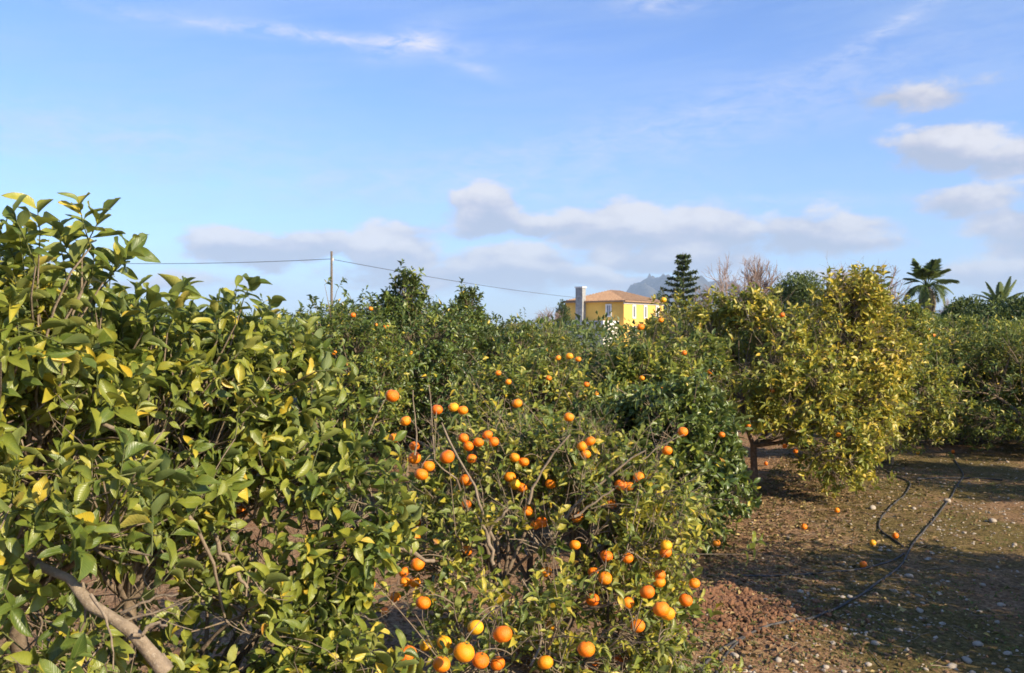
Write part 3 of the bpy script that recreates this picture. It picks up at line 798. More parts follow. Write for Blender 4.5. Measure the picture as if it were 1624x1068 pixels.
x, y = T(1412, 13.2)
citrus('orange_tree', 'second yellowing orange tree tucked behind the right side of the large yellowing one', (x, y, 0), [(x, y, 1.5, .75, .7, .7, 1), (x + .35, y - .2, 1.0, .55, .5, .6, 1), (x - .3, y, 2.2, .4, .4, .45, 1.3), (x + .25, y, 2.05, .42, .4, .42, 1.2), (x + .45, y, .65, .45, .45, .45, 1), (x - .4, y, .8, .5, .5, .5, 1)], seed=37,
       shoots=1200, per=8, leaf=0.086, level=0, tint=(0.60, 0.12), yellow=0.24, bare=260, trunk_r=.045, shoot_len=.15, lump=.3, spray=.2, clump=1.0)
x, y = T(1030, 9.4)
MID = citrus('orange_tree', 'mid green orange tree with scattered fruit standing right below the yellow house', (x, y, 0), lobes_for(x, y, 1.98, .4, .85, 41) + [(x + .6, y + .2, 1.7, .32, .35, .32, 1.5)], seed=41, clear=False,
       shoots=1700, per=8, leaf=0.080, level=0, tint=(0.48, 0.12), yellow=0.11, bare=200, trunk_r=.055, shoot_len=.14, lump=.24,
       oranges=px_oranges([(1016, 519, 12), (1052, 476, 10), (1048, 508, 9), (1018, 600, 9), (1050, 618, 9), (1126, 590, 9), (945, 625, 8), (1085, 560, 8)], 8.5, 8.6))
x, y = T(868, 8.6)
citrus('orange_tree', 'low yellow-green orange tree just behind the mandarin tree, dotted with small fruit', (x, y, 0), lobes_for(x, y, 1.78, .2, 1.0, 43), seed=43, clear=False,
       shoots=1500, per=8, leaf=0.075, level=1, tint=(0.55, 0.11), yellow=0.15, bare=250, trunk_r=.05, shoot_len=.14, lump=.24,
       oranges=px_oranges([(903, 565, 12), (885, 568, 9), (917, 570, 8), (790, 592, 9), (806, 606, 10), (930, 610, 8), (870, 600, 7)], 7.8, 7.9))
x, y = T(640, 12.0)
PEAK = citrus('orange_tree', 'tall dark green orange tree with a pointed top, right of the utility pole', (x, y, 0), lobes_for(x, y, 2.55, .3, 1.15, 47) + [(x + .02, y, 2.45, .28, .3, .42, 3), (x - .2, y, 2.15, .35, .35, .35, 2)], seed=47, clear=False,
       shoots=1700, per=8, leaf=0.082, level=0, tint=(0.32, 0.12), yellow=0.03, clump=.9, trunk_r=.06, shoot_len=.14, material=M_LEAFD, lump=.24,
       oranges=px_oranges([(612, 519, 10), (596, 516, 7), (651, 560, 6), (588, 490, 6)], 10.7, 10.8))
x, y = T(505, 10.0)
citrus('orange_tree', 'bright green orange tree behind the near left tree, below the utility pole', (x, y, 0), lobes_for(x, y, 2.42, .3, 1.1, 53), seed=53, clear=False,
       shoots=1600, per=8, leaf=0.080, level=0, tint=(0.43, 0.12), yellow=0.05, trunk_r=.06, shoot_len=.14, lump=.24, oranges=px_oranges([(560, 500, 8), (530, 560, 8)], 9.0, 9.1))

def again(src, label, px, d, zt, rz, seed, sx=1.0, group=None):
    c = copy_tree(src)
    x, y = T(px, d)
    c.location = (x, y, float(height(x, y)) if d < 30 else 0)
    c.rotation_euler = (0, 0, rz)
    c.scale = (sx, sx, zt)
    tag(c, label, 'orange tree', group)
    return c
# the originals for repeats: no single leaves
x, y = T(1505, 16.5)
GEN = citrus('orange_tree', 'broad green orange tree beyond the lane, to the right of the yellowing tree', (x, y, 0), lobes_for(x, y, 2.42, .10, 1.65, 61, sub=14) + [(x + 1.15 * math.cos(a), y + 1.15 * math.sin(a), .55, .5, .5, .5, 1.2) for a in (0, .8, 1.6, 2.4, 3.2, 4, 4.8, 5.6)], seed=61, clear=False,
       shoots=2600, per=8, leaf=0.085, level=0, tint=(0.50, 0.13), yellow=0.08, trunk_r=.07, shoot_len=.16, material=M_FAR, lump=.22, fork=.4,
       oranges=px_oranges([(1460, 522, 9), (1473, 525, 10), (1479, 532, 9), (1390, 640, 6)], 15.0, 15.1, far=1))
again(PEAK, 'dark orange tree in the gap below the watery horizon, right of the pointed tree', 745, 13.5, .95, 1.1, 1)
again(MID, 'rounded orange tree left of the yellow house, between two darker trees', 835, 14.5, 1.02, 2.2, 1)
again(GEN, 'orange tree directly left of the house, second row back', 838, 20.0, .97, 3.0, 1, .7)
again(PEAK, 'small dark orange tree in front of the white annex wall', 945, 14.0, .60, 4.0, 1)
again(GEN, 'green orange tree cut by the right edge of the picture', 1640, 14.5, .88, 2.0, 1)
again(GEN, 'orange tree in deep shade behind the dark trees at the right edge', 1590, 22.0, .98, 1.0, 1)
again(GEN, 'orange tree hidden low behind the yellowing tree', 1330, 19.0, 1.05, 5.0, 1)
again(MID, 'orange tree closing the row behind the mid green tree', 1135, 13.5, 1.10, 5.2, 1, 1.25)
again(GEN, 'orange tree behind the bright green one, left of the utility pole', 420, 15.0, 1.0, 4.1, 1)
again(GEN, 'second row orange tree between the utility pole and the pointed tree', 575, 15.0, 1.06, .7, 1)
again(GEN, 'second row orange tree right of the pointed tree', 700, 17.0, 1.02, 1.9, 1)
again(GEN, 'third row orange tree beneath the wires', 790, 24.0, .96, 2.7, 1)
again(GEN, 'orange tree seen over the near left tree shoulder', 320, 18.0, .86, 2.9, 1)
again(GEN, 'far orange tree between the yellowing tree and the fan palm', 1425, 21.0, 1.05, 2.9, 1)
again(GEN, 'far orange tree under the feather palm', 1540, 30.0, 1.0, .3, 1)
again(GEN, 'narrow orange tree whose top hides the foot of the tiered conifer', 1086, 18.0, 1.08, 2.4, 1, .55)
# the row across the lane, out of the frame on the right: its shade lies on the lane
for i, (lx, ly, s) in enumerate([(5.55, 5.15, .95), (8.6, 10.0, .88), (11.6, 14.8, .85)]):
    c = copy_tree(GEN); c.location = (lx, ly, 0); c.rotation_euler = (0, 0, 1.3 * i); c.scale = (s, s, .98)
    tag(c, 'orange tree across the lane, outside the right edge, shading the ground', 'orange tree', 'orange trees across the lane')

# ------------------------------------------------------------------ distant greenery
def crown_mesh(name, lobes, n, leaf, tint, seed, material=None, up=.5):
    rs = np.random.RandomState(seed); L = np.array([l[:6] for l in lobes], float)
    wt = L[:, 3] * L[:, 5]; wt /= wt.sum(); li = rs.choice(len(L), n, p=wt); d = nrm(rs.normal(size=(n, 3)))
    u = .6 + .45 * rs.uniform(size=n) ** .6
    p = L[li, :3] + d * L[li, 3:6] * (u * (1 + .18 * vnoise(d * 3 + L[li, :3], seed)))[:, None]
    ax = nrm(d + rs.normal(size=d.shape) * .7 + np.array([0, 0, up])); nn = d + rs.normal(size=d.shape) * .5 + np.array([0, 0, .5])
    tt = np.clip(tint + rs.normal(size=n) * .09 + .12 * vnoise(p * .9, seed), .02, .9)
    return leaves_mesh(name, p, frames(ax, nn), leaf * rs.uniform(.6, 1.4, n), tt, rs.randint(0, len(VARS), n), 0, material or M_FAR)

def bg_tree(name, label, px, d, top_y, half_px, base_z, tint, seed, cat='tree', leaf=.22, n=5000, group=None):
    x, y = T(px, d); zt = EYE + (525 - top_y) / FPX * d; r = half_px / FPX * d
    root = empty(name, (x, y, 0))
    lb = [(a - x, b - y, c, e, f, g_) for a, b, c, e, f, g_, _ in lobes_for(x, y, zt, base_z, r, seed, sub=14)]
    obj('crown', crown_mesh('crown', lb, n, leaf, tint, seed), root, 'stuff')
    obj('trunk', raw_mesh('trunk', *tubes([[(0, 0, -.2), (0.1, 0, base_z), (0, 0, (zt + base_z) / 2)]], [[.22, .17, .1]], 8), M_BARK), root)
    return tag(root, label, cat, group)
bg_tree('pine_tree', 'round brownish green pine crown behind the yellowing tree, right of the bare trees', 1263, 60, 434, 45, 2.0, .30, 71, 'pine tree', .2, 7000)
bg_tree('evergreen_tree', 'dark evergreen tree below the feather palm at the right edge', 1590, 38, 470, 60, .8, .16, 73, leaf=.17, n=9000)
bg_tree('evergreen_tree', 'dark spreading evergreen just right of the fan palm trunk', 1525, 42, 474, 36, .8, .14, 75, leaf=.17, n=6000)
bg_tree('evergreen_tree', 'small dark evergreen against the left wall of the yellow house', 893, 112, 478, 10, 1.0, .15, 77, leaf=.3, n=1200)
bg_tree('evergreen_tree', 'dark evergreen behind the right end of the house roof', 1050, 150, 463, 13, 1.0, .12, 79, leaf=.35, n=1500)
bg_tree('evergreen_tree', 'lone dark tree low over the far horizon behind the near left tree', 250, 60, 478, 60, .8, .22, 80, leaf=.25, n=4000)

def far_orchard():
    rs = np.random.RandomState(5); parts = []
    lb = []
    for r in range(9):
        for c in range(34):
            d = 30 + r * 9; x = (-.62 + c * .04) * d * 1.05 + rs.uniform(-.6, .6)
            lb.append((x, d + rs.uniform(-1, 1), 1.2, 1.7, 1.7, rs.uniform(1.05, 1.4)))
    o = obj('distant_orchard', crown_mesh('distant_orchard', lb, 42000, .26, .33, 9), None, 'stuff')
    tag(o, 'mass of distant orange trees filling the plain up to the horizon', 'orchard')
far_orchard()

def bare_tree(label, px, d, top_y, half_px, seed, lean=0, name='bare_tree', fan=.55, z0=0.0, depth=6):
    rs = np.random.RandomState(seed); x, y = T(px, d); Ht = EYE + (525 - top_y) / FPX * d; Wd = half_px / FPX * d
    segs = [[] for _ in range(depth)]
    def grow(p, v, L, r, lv):
        q = p + v * L * .5 + rs.normal(size=3) * L * .04; e = p + v * L + rs.normal(size=3) * L * .06
        segs[lv].append((p, q, e, r))
        if lv + 1 >= depth: return
        for _ in range(rs.randint(4, 6) if lv < 3 else 3):
            t = rs.uniform(.35, 1.0); s = p + (e - p) * t
            w = nrm((v + rs.normal(size=3) * fan + np.array([0, 0, .28]))[None])[0]
            grow(s, w, L * rs.uniform(.55, .78), r * .56, lv + 1)
    grow(np.array([0, 0, -.2 + z0]), nrm(np.array([[lean, 0, 1.0]]))[0], Ht * .36, .17 * Ht / 6, 0)
    root = empty(name, (x, y, 0))
    for lv, ss in enumerate(segs):
        a = np.array([s[0] for s in ss]); b_ = np.array([s[1] for s in ss]); c_ = np.array([s[2] for s in ss]); r = np.array([s[3] for s in ss])
        segs[lv] = tubes(bez(a, b_, c_, 4), r[:, None] * np.array([1, .85, .7, .5])[None], 5 if lv < 2 else 3)
    allv = np.concatenate([s[0] for s in segs])
    sz = Ht / allv[:, 2].max(); sxy = Wd / np.percentile(np.abs(allv[:, 0]), 99)
    sc = np.array([sxy, sxy, sz])
    V, F = segs[0]; obj('trunk', raw_mesh('trunk', V * sc, F, M_BARE), root)
    V, F = join(segs[1:]); obj('branches', raw_mesh('branches', V * sc, F, M_BARE), root, 'stuff')
    return tag(root, label, 'bare tree')
bare_tree('tall leafless tree with pinkish fan of twigs right of the dark conifer', 1145, 62, 394, 52, 101)
bare_tree('shorter leafless tree right of the tall leafless one', 1192, 66, 404, 44, 103)
bare_tree('leafless tree whose twigs rise behind the yellowing tree top', 1365, 34, 414, 58, 105)
bare_tree('small leafless tree left of the round yellow tree crown', 1305, 40, 424, 25, 107)
bare_tree('brown leafless shrub left of the yellow house', 868, 105, 484, 22, 109)
bare_tree('leafless thicket at the foot of the fan palm', 1502, 60, 470, 26, 111)

def conifer():
    px, d = 1083, 100.0; x, y = T(px, d); Ht = EYE + (525 - 401) / FPX * d
    rs = np.random.RandomState(8); root = empty('conifer_tree', (x, y, 0))
    obj('trunk', raw_mesh('trunk', *tubes([[(0, 0, -.2), (0.05, 0, Ht * .5), (0, 0, Ht)]], [[.22, .14, .03]], 8), M_BARK), root)
    P0, A, Nn, Sz = [], [], [], []
    z = Ht - .5; i = 0
    while z > 2.5:
        f = (Ht - z) / (Ht - 2.5); R_ = .35 + 1.75 * min(1, f * 1.9)
        pts = []; rr = []
        for b_ in range(6):
            a = b_ * 1.047 + i * .5 + rs.uniform(-.2, .2); L = R_ * rs.uniform(.4, 1.2)
            e = np.array([math.cos(a) * L, math.sin(a) * L, z + L * .12]); s = np.array([0, 0, z - .1]); m = np.array([math.cos(a) * L * .5, math.sin(a) * L * .5, z - .12])
            pts.append((s, m, e))
            for t in np.linspace(.18, 1, 26):
                q = (1 - t) ** 2 * s + 2 * t * (1 - t) * m + t * t * e
                for sg in range(4):
                    P0.append(q + rs.normal(size=3) * .05); A.append(np.array([math.cos(a), math.sin(a), .3]) + rs.normal(size=3) * .75); Nn.append(rs.normal(size=3) + [0, 0, 1]); Sz.append(rs.uniform(.22, .42))
        pa = np.array(pts); V, F = tubes(bez(pa[:, 0], pa[:, 1], pa[:, 2], 5), np.tile(np.linspace(.06, .02, 5), (6, 1)), 4)
        obj('branch', raw_mesh('branch', V, F, M_BARK), root)
        z -= .62 + .1 * f; i += 1
    n = len(P0); P0 = np.array(P0)
    fr = frames(nrm(np.array(A)), np.array(Nn))
    obj('needles', leaves_mesh('needles', P0, fr, np.array(Sz), np.clip(.12 + rs.normal(size=n) * .05, .02, .3), rs.randint(0, len(VARS), n), 0, M_FAR), root, 'stuff')
    tag(root, 'dark tiered conifer standing between the yellow house and the leafless trees', 'conifer')
conifer()

def frond(L, droop, fan, seed, dead=False):
    rs = np.random.RandomState(seed); n = 34
    t = np.linspace(0, 1, 9); path = np.stack([L * t * (1 - .12 * droop * t), 0 * t, L * (.55 * t - droop * t * t * .9)], -1)
    V, F = tubes(path[None], np.linspace(.05, .012, 9)[None], 4)
    Vs = [V]; Fs = [F]; off = len(V); tris = []; tv = []
    for i in range(n):
        u = (.25 + .75 * i / n) if not fan else (.36 + .64 * (i / n) ** .6)
        q = np.array([np.interp(u, t, path[:, k]) for k in range(3)])
        tg = nrm(np.array([[np.interp(min(1, u + .05), t, path[:, k]) - q[k] for k in range(3)]]) + [[1e-4, 0, 0]])[0]
        l = L * (.17 if not fan else .34) * (math.sin(math.pi * min(.98, u * .85 + .12)) + .25)
        for s in (-1, 1):
            sp = (1.0 if not fan else rs.uniform(.15, 1.3))
            dd = nrm(np.array([tg[0] * .75, s * sp, tg[2] * .6 - .22 - (0.5 if dead else 0)])[None])[0]
            e = q + dd * l * rs.uniform(.8, 1.1) + [0, 0, -.1 * l]; w = tg * L * (.024 if fan else .010) + np.array([0, 0, .012])
            k0 = len(tv); tv += [q - w, q + w, (q + e) / 2 + w + [0, 0, .03], e]; tris += [(k0, k0 + 1, k0 + 2), (k0, k0 + 2, k0 + 3)]
    tv = np.array(tv); tr = np.array(tris) + off
    allV = np.concatenate([V, tv]); tt = np.full(len(allV), .86 if dead else .30)
    return raw_mesh('frond', allV, [F, tr], M_DEADFR if dead else M_FAR, False, tt, np.zeros((len(allV), 2)))
M_DEADFR = plain('dead_palm_frond', (0.27, 0.21, 0.13), .9)

def palm(label, px, d, crown_y, r_px, seed, fan, dead, thick):
    x, y = T(px, d); zc = EYE + (525 - crown_y) / FPX * d; L = r_px / FPX * d
    rs = np.random.RandomState(seed); root = empty('palm_tree', (x, y, 0))
    K = 12; zz = np.linspace(-.2, zc, K)
    obj('trunk', raw_mesh('trunk', *tubes([[(0.03 * math.sin(a), 0, a) for a in zz]], [[thick * (1 + .12 * (i % 2)) * (1.25 if i < 2 else 1) for i in range(K)]], 10), M_PALMT), root)
    live = [frond(L, dr, fan, seed + i) for i, dr in enumerate((.25, .5, .85, 1.2))]
    dd = [frond(L * .8, 1.6, fan, seed + 9, True)]
    nF = 34 if fan else 24
    for i in range(nF):
        e = i / nF; m = live[int(min(3, max(0, e * 4 + rs.uniform(-.8, .8))))]
        o = obj('frond', m, root); o.location = (0, 0, zc); o.rotation_euler = (rs.uniform(-.2, .2), -R(52) * (1 - e) + R(22) * e + rs.uniform(-.14, .14), i * 2.4 + rs.uniform(-.2, .2))
        o.scale = (rs.uniform(.85, 1.1),) * 3; o.color = (rs.uniform(-.05, .1), 0, 0, 1)
    for i in range(dead):
        o = obj('dead_frond', dd[0], root); o.location = (0, 0, zc - .1 - rs.uniform(0, .5)); o.rotation_euler = (rs.uniform(-.2, .2), R(rs.uniform(15, 60)), i * 2.4); o.scale = (rs.uniform(.6, 1),) * 3
    return tag(root, label, 'palm tree')
palm('palm tree with a skirt of dead hanging fronds above the orange trees', 1470, 85, 456, 44, 200, True, 20, .30)
palm('smaller feather palm whose arching fronds rise at the right edge', 1586, 85, 488, 46, 230, False, 4, .32)

# ------------------------------------------------------------------ utility pole and wires
M_POLE = plain('weathered_pole', (0.16, 0.13, 0.10), .9)
M_WIRE = plain('dark_wire', (0.05, 0.05, 0.055), .6)
px0, d0 = 526, 67.0
ptop = P(px0, 399, d0)
pole = empty('utility_pole', (ptop[0], d0, 0))
obj('post', raw_mesh('post', *tubes([[(0, 0, -.3), (0, 0, 4), (0, 0, ptop[2])]], [[.12, .10, .08]], 10), M_POLE), pole)
obj('insulator', raw_mesh('insulator', *tubes([[(0.1, 0, ptop[2] - .75), (.1, 0, ptop[2] - .62), (.1, 0, ptop[2] - .5)]], [[.05, .07, .03]], 8), plain('porcelain', (.5, .5, .48), .3)), pole)
tag(pole, 'slim wooden utility pole rising behind the left orange trees', 'utility pole')
def wire(label, pts, r=.022):
    a = np.array([P(*p) for p in pts]); t = np.linspace(0, 1, len(a)); tt = np.linspace(0, 1, 24)
    pp = np.stack([np.interp(tt, t, a[:, k]) for k in range(3)], -1)
    sag = a[[0, -1]]; pp = sag[0] + (sag[1] - sag[0]) * tt[:, None]
    L = np.linalg.norm(sag[1] - sag[0]); s = a[len(a) // 2][2] - (sag[0][2] + sag[1][2]) / 2
    pp[:, 2] += s * 4 * tt * (1 - tt)
    o = obj('overhead_wire', raw_mesh('overhead_wire', *tubes(pp[None], np.full((1, 24), r), 6), M_WIRE)); tag(o, label, 'wire')
wire('overhead wire running from the pole to the left picture edge', [(526, 411, 67), (250, 417.5, 70), (-120, 405, 74)])
wire('overhead wire sloping down from the pole to the yellow house', [(529, 412, 67), (700, 450, 88), (922, 473, 124)])

# ------------------------------------------------------------------ yellow house
def box_mesh(name, o, ux, uy, size, material):
    """box with corner o, edge directions ux uy (2D unit), size (a,b,h)"""
    a, b_, h = size; o = np.array(o, float); X1 = np.array([ux[0], ux[1], 0]) * a; Y1 = np.array([uy[0], uy[1], 0]) * b_; Z1 = np.array([0, 0, h])
    V = [o, o + X1, o + X1 + Y1, o + Y1]; V += [v + Z1 for v in V]
    F = np.array([(0, 3, 2, 1), (4, 5, 6, 7), (0, 1, 5, 4), (1, 2, 6, 5), (2, 3, 7, 6), (3, 0, 4, 7)])
    return raw_mesh(name, np.array(V), F, material, False)
def house():
    m_w = plain('yellow_render', (0.76, 0.47, 0.11), .9, .12, .5, .1); m_wh = plain('white_trim', (.72, .70, .66), .8, .06, 2)
    m_gl, k = mat('window_glass'); b = finish(k, (0.04, 0.05, 0.07), .08, None, spec=.6)
    m_st = plain('grey_stone', (.30, .30, .29), .9, .3, 3); m_sh = plain('grey_blue_shutter', (.24, .27, .33), .7)
    m_t, k = mat('clay_roof_tile'); p = k.n('ShaderNodeTexCoord').outputs['Object']; n = k.noise(p, 3, 5, .7)
    finish(k, k.ramp(n, [(.3, (.22, .13, .08)), (.6, (.38, .245, .15)), (.8, (.50, .37, .25))]), .9)
    A = np.array([15.2, 120.0]); ur = np.array([.62, .78]); ul = np.array([-.78, .62]); LR, LL, H = 11.0, 9.7, 5.95
    root = empty('house', (A[0], A[1], 0))
    ax, ay = np.array([0.0, 0]), None
    t = .3
    nr = np.array([.78, -.62]); nl = -ur
    # four walls, butted end to end
    obj('wall', box_mesh('wall', (0, 0, -.2), ur, ul, (LR, t, H + .2), m_w), root)
    q = ul * t; obj('wall', box_mesh('wall', (*q, -.2), ul, ur, (LL - 2 * t, t, H + .2), m_w), root)
    q = ul * (LL - t); obj('wall', box_mesh('wall', (*q, -.2), ur, ul, (LR, t, H + .2), m_w), root)
    q = ul * t + ur * (LR - t); obj('wall', box_mesh('wall', (*q, -.2), ul, ur, (LL - 2 * t, t, H + .2), m_w), root)
    # hipped roof with eaves; planes of thickness
    e = .55; c = [-ur * e - ul * e, ur * (LR + e) - ul * e, ur * (LR + e) + ul * (LL + e), -ur * e + ul * (LL + e)]
    rdg = [ur * (LL * .42) + ul * LL * .5, ur * (LR - LL * .42) + ul * LL * .5]
    zt, zb = H + 1.85, H + .003
    V = [(*v, zb) for v in c] + [(*v, zb + .16) for v in c] + [(*v, zt) for v in rdg]
    V = np.array(V); Q = np.array([(0, 3, 2, 1), (0, 1, 5, 4), (1, 2, 6, 5), (2, 3, 7, 6), (3, 0, 4, 7), (4, 5, 9, 8), (6, 7, 8, 9)]); Tr = np.array([(5, 6, 9), (7, 4, 8)])
    ro = obj('roof', raw_mesh('roof', V, [Q, Tr], m_t, False), root)
    # rolls of roof tiles on the two slopes in view
    seg = []
    for (c0, c1, r0, r1) in ((V[4], V[5], V[8], V[9]), (V[7], V[4], V[8], V[8])):
        n = 34
        for i in range(n):
            s = (i + .5) / n; lo = c0 + (c1 - c0) * s
            rel = np.dot(lo - c0, c1 - c0) / np.dot(c1 - c0, c1 - c0)
            f0 = np.dot(r0 - c0, c1 - c0) / np.dot(c1 - c0, c1 - c0); f1 = np.dot(r1 - c0, c1 - c0) / np.dot(c1 - c0, c1 - c0)
            slope = (r0 - c0) - (c1 - c0) * f0
            k_ = 1.0 if f0 <= rel <= f1 else (rel / f0 if rel < f0 else (1 - rel) / (1 - f1))
            seg.append((lo + [0, 0, .02], lo + slope * k_ + [0, 0, .02]))
    a = np.array([s[0] for s in seg]); b2 = np.array([s[1] for s in seg])
    obj('tile_rolls', raw_mesh('tile_rolls', *tubes(np.stack([a, b2], 1), np.full((len(a), 2), .07), 6), m_t), ro, 'stuff')
    obj('eaves_moulding', box_mesh('eaves_moulding', (*(-ur * .12 + nr * .12), H - .28), ur, -nr, (LR + .24, .118, .28), m_wh), root)
    def window(o2, u, nrm2, z0, w, h, mat_in):
        f = obj('window', box_mesh('window', (*(o2 - u * w / 2 + nrm2 * .05), z0), u, -nrm2, (w, .048, h), mat_in), root)
        for (du, dz, ww, hh, nm) in ((-w / 2 - .2, -.2, .2, h + .4, 'frame'), (w / 2, -.2, .2, h + .4, 'frame'), (-w / 2, h, w, .2, 'frame'), (-w / 2, -.2, w, .2, 'sill')):
            g2 = obj(nm, box_mesh(nm, (*(o2 + u * du + nrm2 * .12), z0 + dz), u, -nrm2, (ww, .118, hh), m_wh), f)
        obj('mullion', box_mesh('mullion', (*(o2 - u * .03 + nrm2 * .09), z0), u, -nrm2, (.06, .038, h), m_wh), f)
    for s in (2.6, 5.7, 9.1):
        window(ur * s, ur, nr, 3.9, .55, 1.5, m_gl)
        window(ur * s, ur, nr, .9, .55, 1.5, m_gl)
    window(ul * 2.4, ul, nl, 4.1, .55, 1.4, m_sh)
    window(ul * 7.0, ul, nl, 4.1, .55, 1.4, m_sh)
    # chimney on the left side
    q = ul * 6.2 - ur * .9
    ch = obj('chimney', box_mesh('chimney', (*q, 0), ur, ul, (.85, 1.15, 8.0), m_st), root)
    obj('chimney_cap', box_mesh('chimney_cap', (*(q - ur * .1 - ul * .1), 8.0), ur, ul, (1.05, 1.35, .18), m_wh), ch)
    # low white annex in front with a parapet
    q = -ur * 4.0 + ul * .8
    an = obj('annex_wall', box_mesh('annex_wall', (*q, -.2), ur, ul, (3.99, 9.6, 3.0), plain('cream_render', (.66, .60, .50), .9, .08, 1)), root)
    obj('parapet', box_mesh('parapet', (*(q - ur * .1 - ul * .1), 2.8), ur, ul, (4.0, 9.8, .55), m_wh), an)
    obj('door', box_mesh('door', (*(q + ul * 4 - ur * .05), 0), ul, ur, (1.0, .048, 2.1), m_sh), an)
    tag(root, 'two storey yellow house with clay tiled hip roof, white framed windows and grey chimney', 'house')
house()

# ------------------------------------------------------------------ irrigation pipes
def pipe(label, pts, r=.009, group=None):
    g3 = [ground_pt(*p) for p in pts]; a = np.array(g3)
    t = np.concatenate([[0], np.cumsum(np.linalg.norm(np.diff(a[:, :2], axis=0), axis=1))]); tt = np.linspace(0, t[-1], int(t[-1] / .07) + 4)
    # smooth curve through the points
    xy = []
    for k in range(2):
        v = np.interp(tt, t, a[:, k]); ker = np.ones(9) / 9; vp = np.concatenate([np.full(4, v[0]), v, np.full(4, v[-1])]); xy.append(np.convolve(vp, ker, 'valid'))
    z = height(xy[0], xy[1]) + r * .9; zs = np.concatenate([np.full(2, z[0]), z, np.full(2, z[-1])]); z = np.maximum(np.convolve(zs, np.ones(5) / 5, 'valid'), z)
    pp = np.stack([xy[0], xy[1], z], -1)
    o = obj('irrigation_pipe', raw_mesh('irrigation_pipe', *tubes(pp[None], np.full((1, len(pp)), r), 10), M_PIPE)); tag(o, label, 'irrigation pipe', group)
pipe('long black irrigation pipe curving from the bottom edge up the lane', [(1095, 1090), (1118, 1066), (1150, 1033), (1200, 1013), (1268, 1000), (1330, 968), (1390, 934), (1432, 900), (1447, 868), (1490, 818), (1515, 780), (1530, 755), (1512, 728)])
pipe('short black pipe beside the long one at the bottom edge', [(1128, 1095), (1145, 1062), (1153, 1042), (1175, 1022), (1215, 1010)], .008)
pipe('black pipe branching left across the shade below the dark green tree', [(1437, 880), (1420, 893), (1375, 908), (1310, 917), (1240, 922), (1150, 925)], .008)
pipe('black pipe bending along the left side of the lane', [(1405, 748), (1420, 762), (1447, 768), (1440, 782), (1405, 815), (1392, 832), (1400, 850), (1425, 862), (1437, 875)], .009)
pipe('black pipe lying across the far end of the lane', [(1448, 766), (1490, 762), (1530, 758), (1600, 765)], .010)

# ------------------------------------------------------------------ fallen oranges
for (px, py, lab) in [(1276, 846, 'fallen orange in the shade right of the dark green tree'), (1370, 905, 'fallen orange beside the black pipe branch in the shaded lane'),
                      (1421, 857, 'fallen orange next to the bend of the black pipe'), (1385, 870, 'small fallen orange left of the pipe bend'),
                      (1328, 816, 'fallen orange on the sunlit strip among pale stones'), (1512, 717, 'fallen orange at the far end of the lane'),
                      (1456, 718, 'fallen orange under the right side of the yellowing tree'), (1215, 742, 'fallen orange right of the slim tree trunk'),
                      (610, 978, 'fallen orange on bare soil left of the mandarin tree')]:
    x, y, z = ground_pt(px, py)
    o = bpy.data.objects.new('fallen_orange', ORANGE_ME); link(o); o.location = (x, y, z + .03); o.scale = (.78,) * 3
    o.rotation_euler = (random.uniform(-1.2, 1.2), random.uniform(-1.2, 1.2), random.uniform(0, 6)); tag(o, lab, 'orange')

# ------------------------------------------------------------------ stones, litter, clods
M_STONE = plain('pale_limestone', (.38, .32, .245), .9, .35, 14.0, .5, .006)
def ico():
    t = (1 + 5 ** .5) / 2
    V = nrm(np.array([(-1, t, 0), (1, t, 0), (-1, -t, 0), (1, -t, 0), (0, -1, t), (0, 1, t), (0, -1, -t), (0, 1, -t), (t, 0, -1), (t, 0, 1), (-t, 0, -1), (-t, 0, 1)], float))
    F = [(0, 11, 5), (0, 5, 1), (0, 1, 7), (0, 7, 10), (0, 10, 11), (1, 5, 9), (5, 11, 4), (11, 10, 2), (10, 7, 6), (7, 1, 8), (3, 9, 4), (3, 4, 2), (3, 2, 6), (3, 6, 8), (3, 8, 9), (4, 9, 5), (2, 4, 11), (6, 2, 10), (8, 6, 7), (9, 8, 1)]
    return V, np.array(F)
IV, IF = ico()
def ico2():
    V = [tuple(v) for v in IV]; F = []; cache = {}
    def mid(a, b):
        k = (min(a, b), max(a, b))
        if k not in cache: cache[k] = len(V); m = (np.array(V[a]) + np.array(V[b])); V.append(tuple(m / np.linalg.norm(m)))
        return cache[k]
    for a, b, c in IF:
        x, y, z = mid(a, b), mid(b, c), mid(c, a); F += [(a, x, z), (b, y, x), (c, z, y), (x, y, z)]
    return np.array(V), np.array(F)
JV, JF = ico2()
rs = np.random.RandomState(77)
def scatter_rocks(name, X2, Y2, sz, material, sink=.3, jit=.28, flat=.6):
    n = len(X2); V = IV[None] * (1 + jit * rs.normal(size=(n, 12, 1)).clip(-1.4, 1.4)) * np.stack([rs.uniform(.7, 1.4, n), rs.uniform(.7, 1.4, n), rs.uniform(.4, .9, n) * flat / .6], -1)[:, None]
    a = rs.uniform(0, 6.28, n); c, s = np.cos(a), np.sin(a)
    V = np.stack([V[..., 0] * c[:, None] - V[..., 1] * s[:, None], V[..., 0] * s[:, None] + V[..., 1] * c[:, None], V[..., 2]], -1) * sz[:, None, None]
    V += np.stack([X2, Y2, height(X2, Y2) + sz * (.5 - sink)], -1)[:, None]
    F = (IF[None] + (np.arange(n) * 12)[:, None, None]).reshape(-1, 3)
    return obj(name, raw_mesh(name, V.reshape(-1, 3), F, material, False), None, 'stuff')
def lane_pts(n, y0=3.6, y1=15.0, xmin=None):
    y = y0 + (y1 - y0) * rs.uniform(0, 1, n) ** 1.1
    x = rs.uniform(.05, .68, n) * y + rs.uniform(-.5, .5, n); return x, y
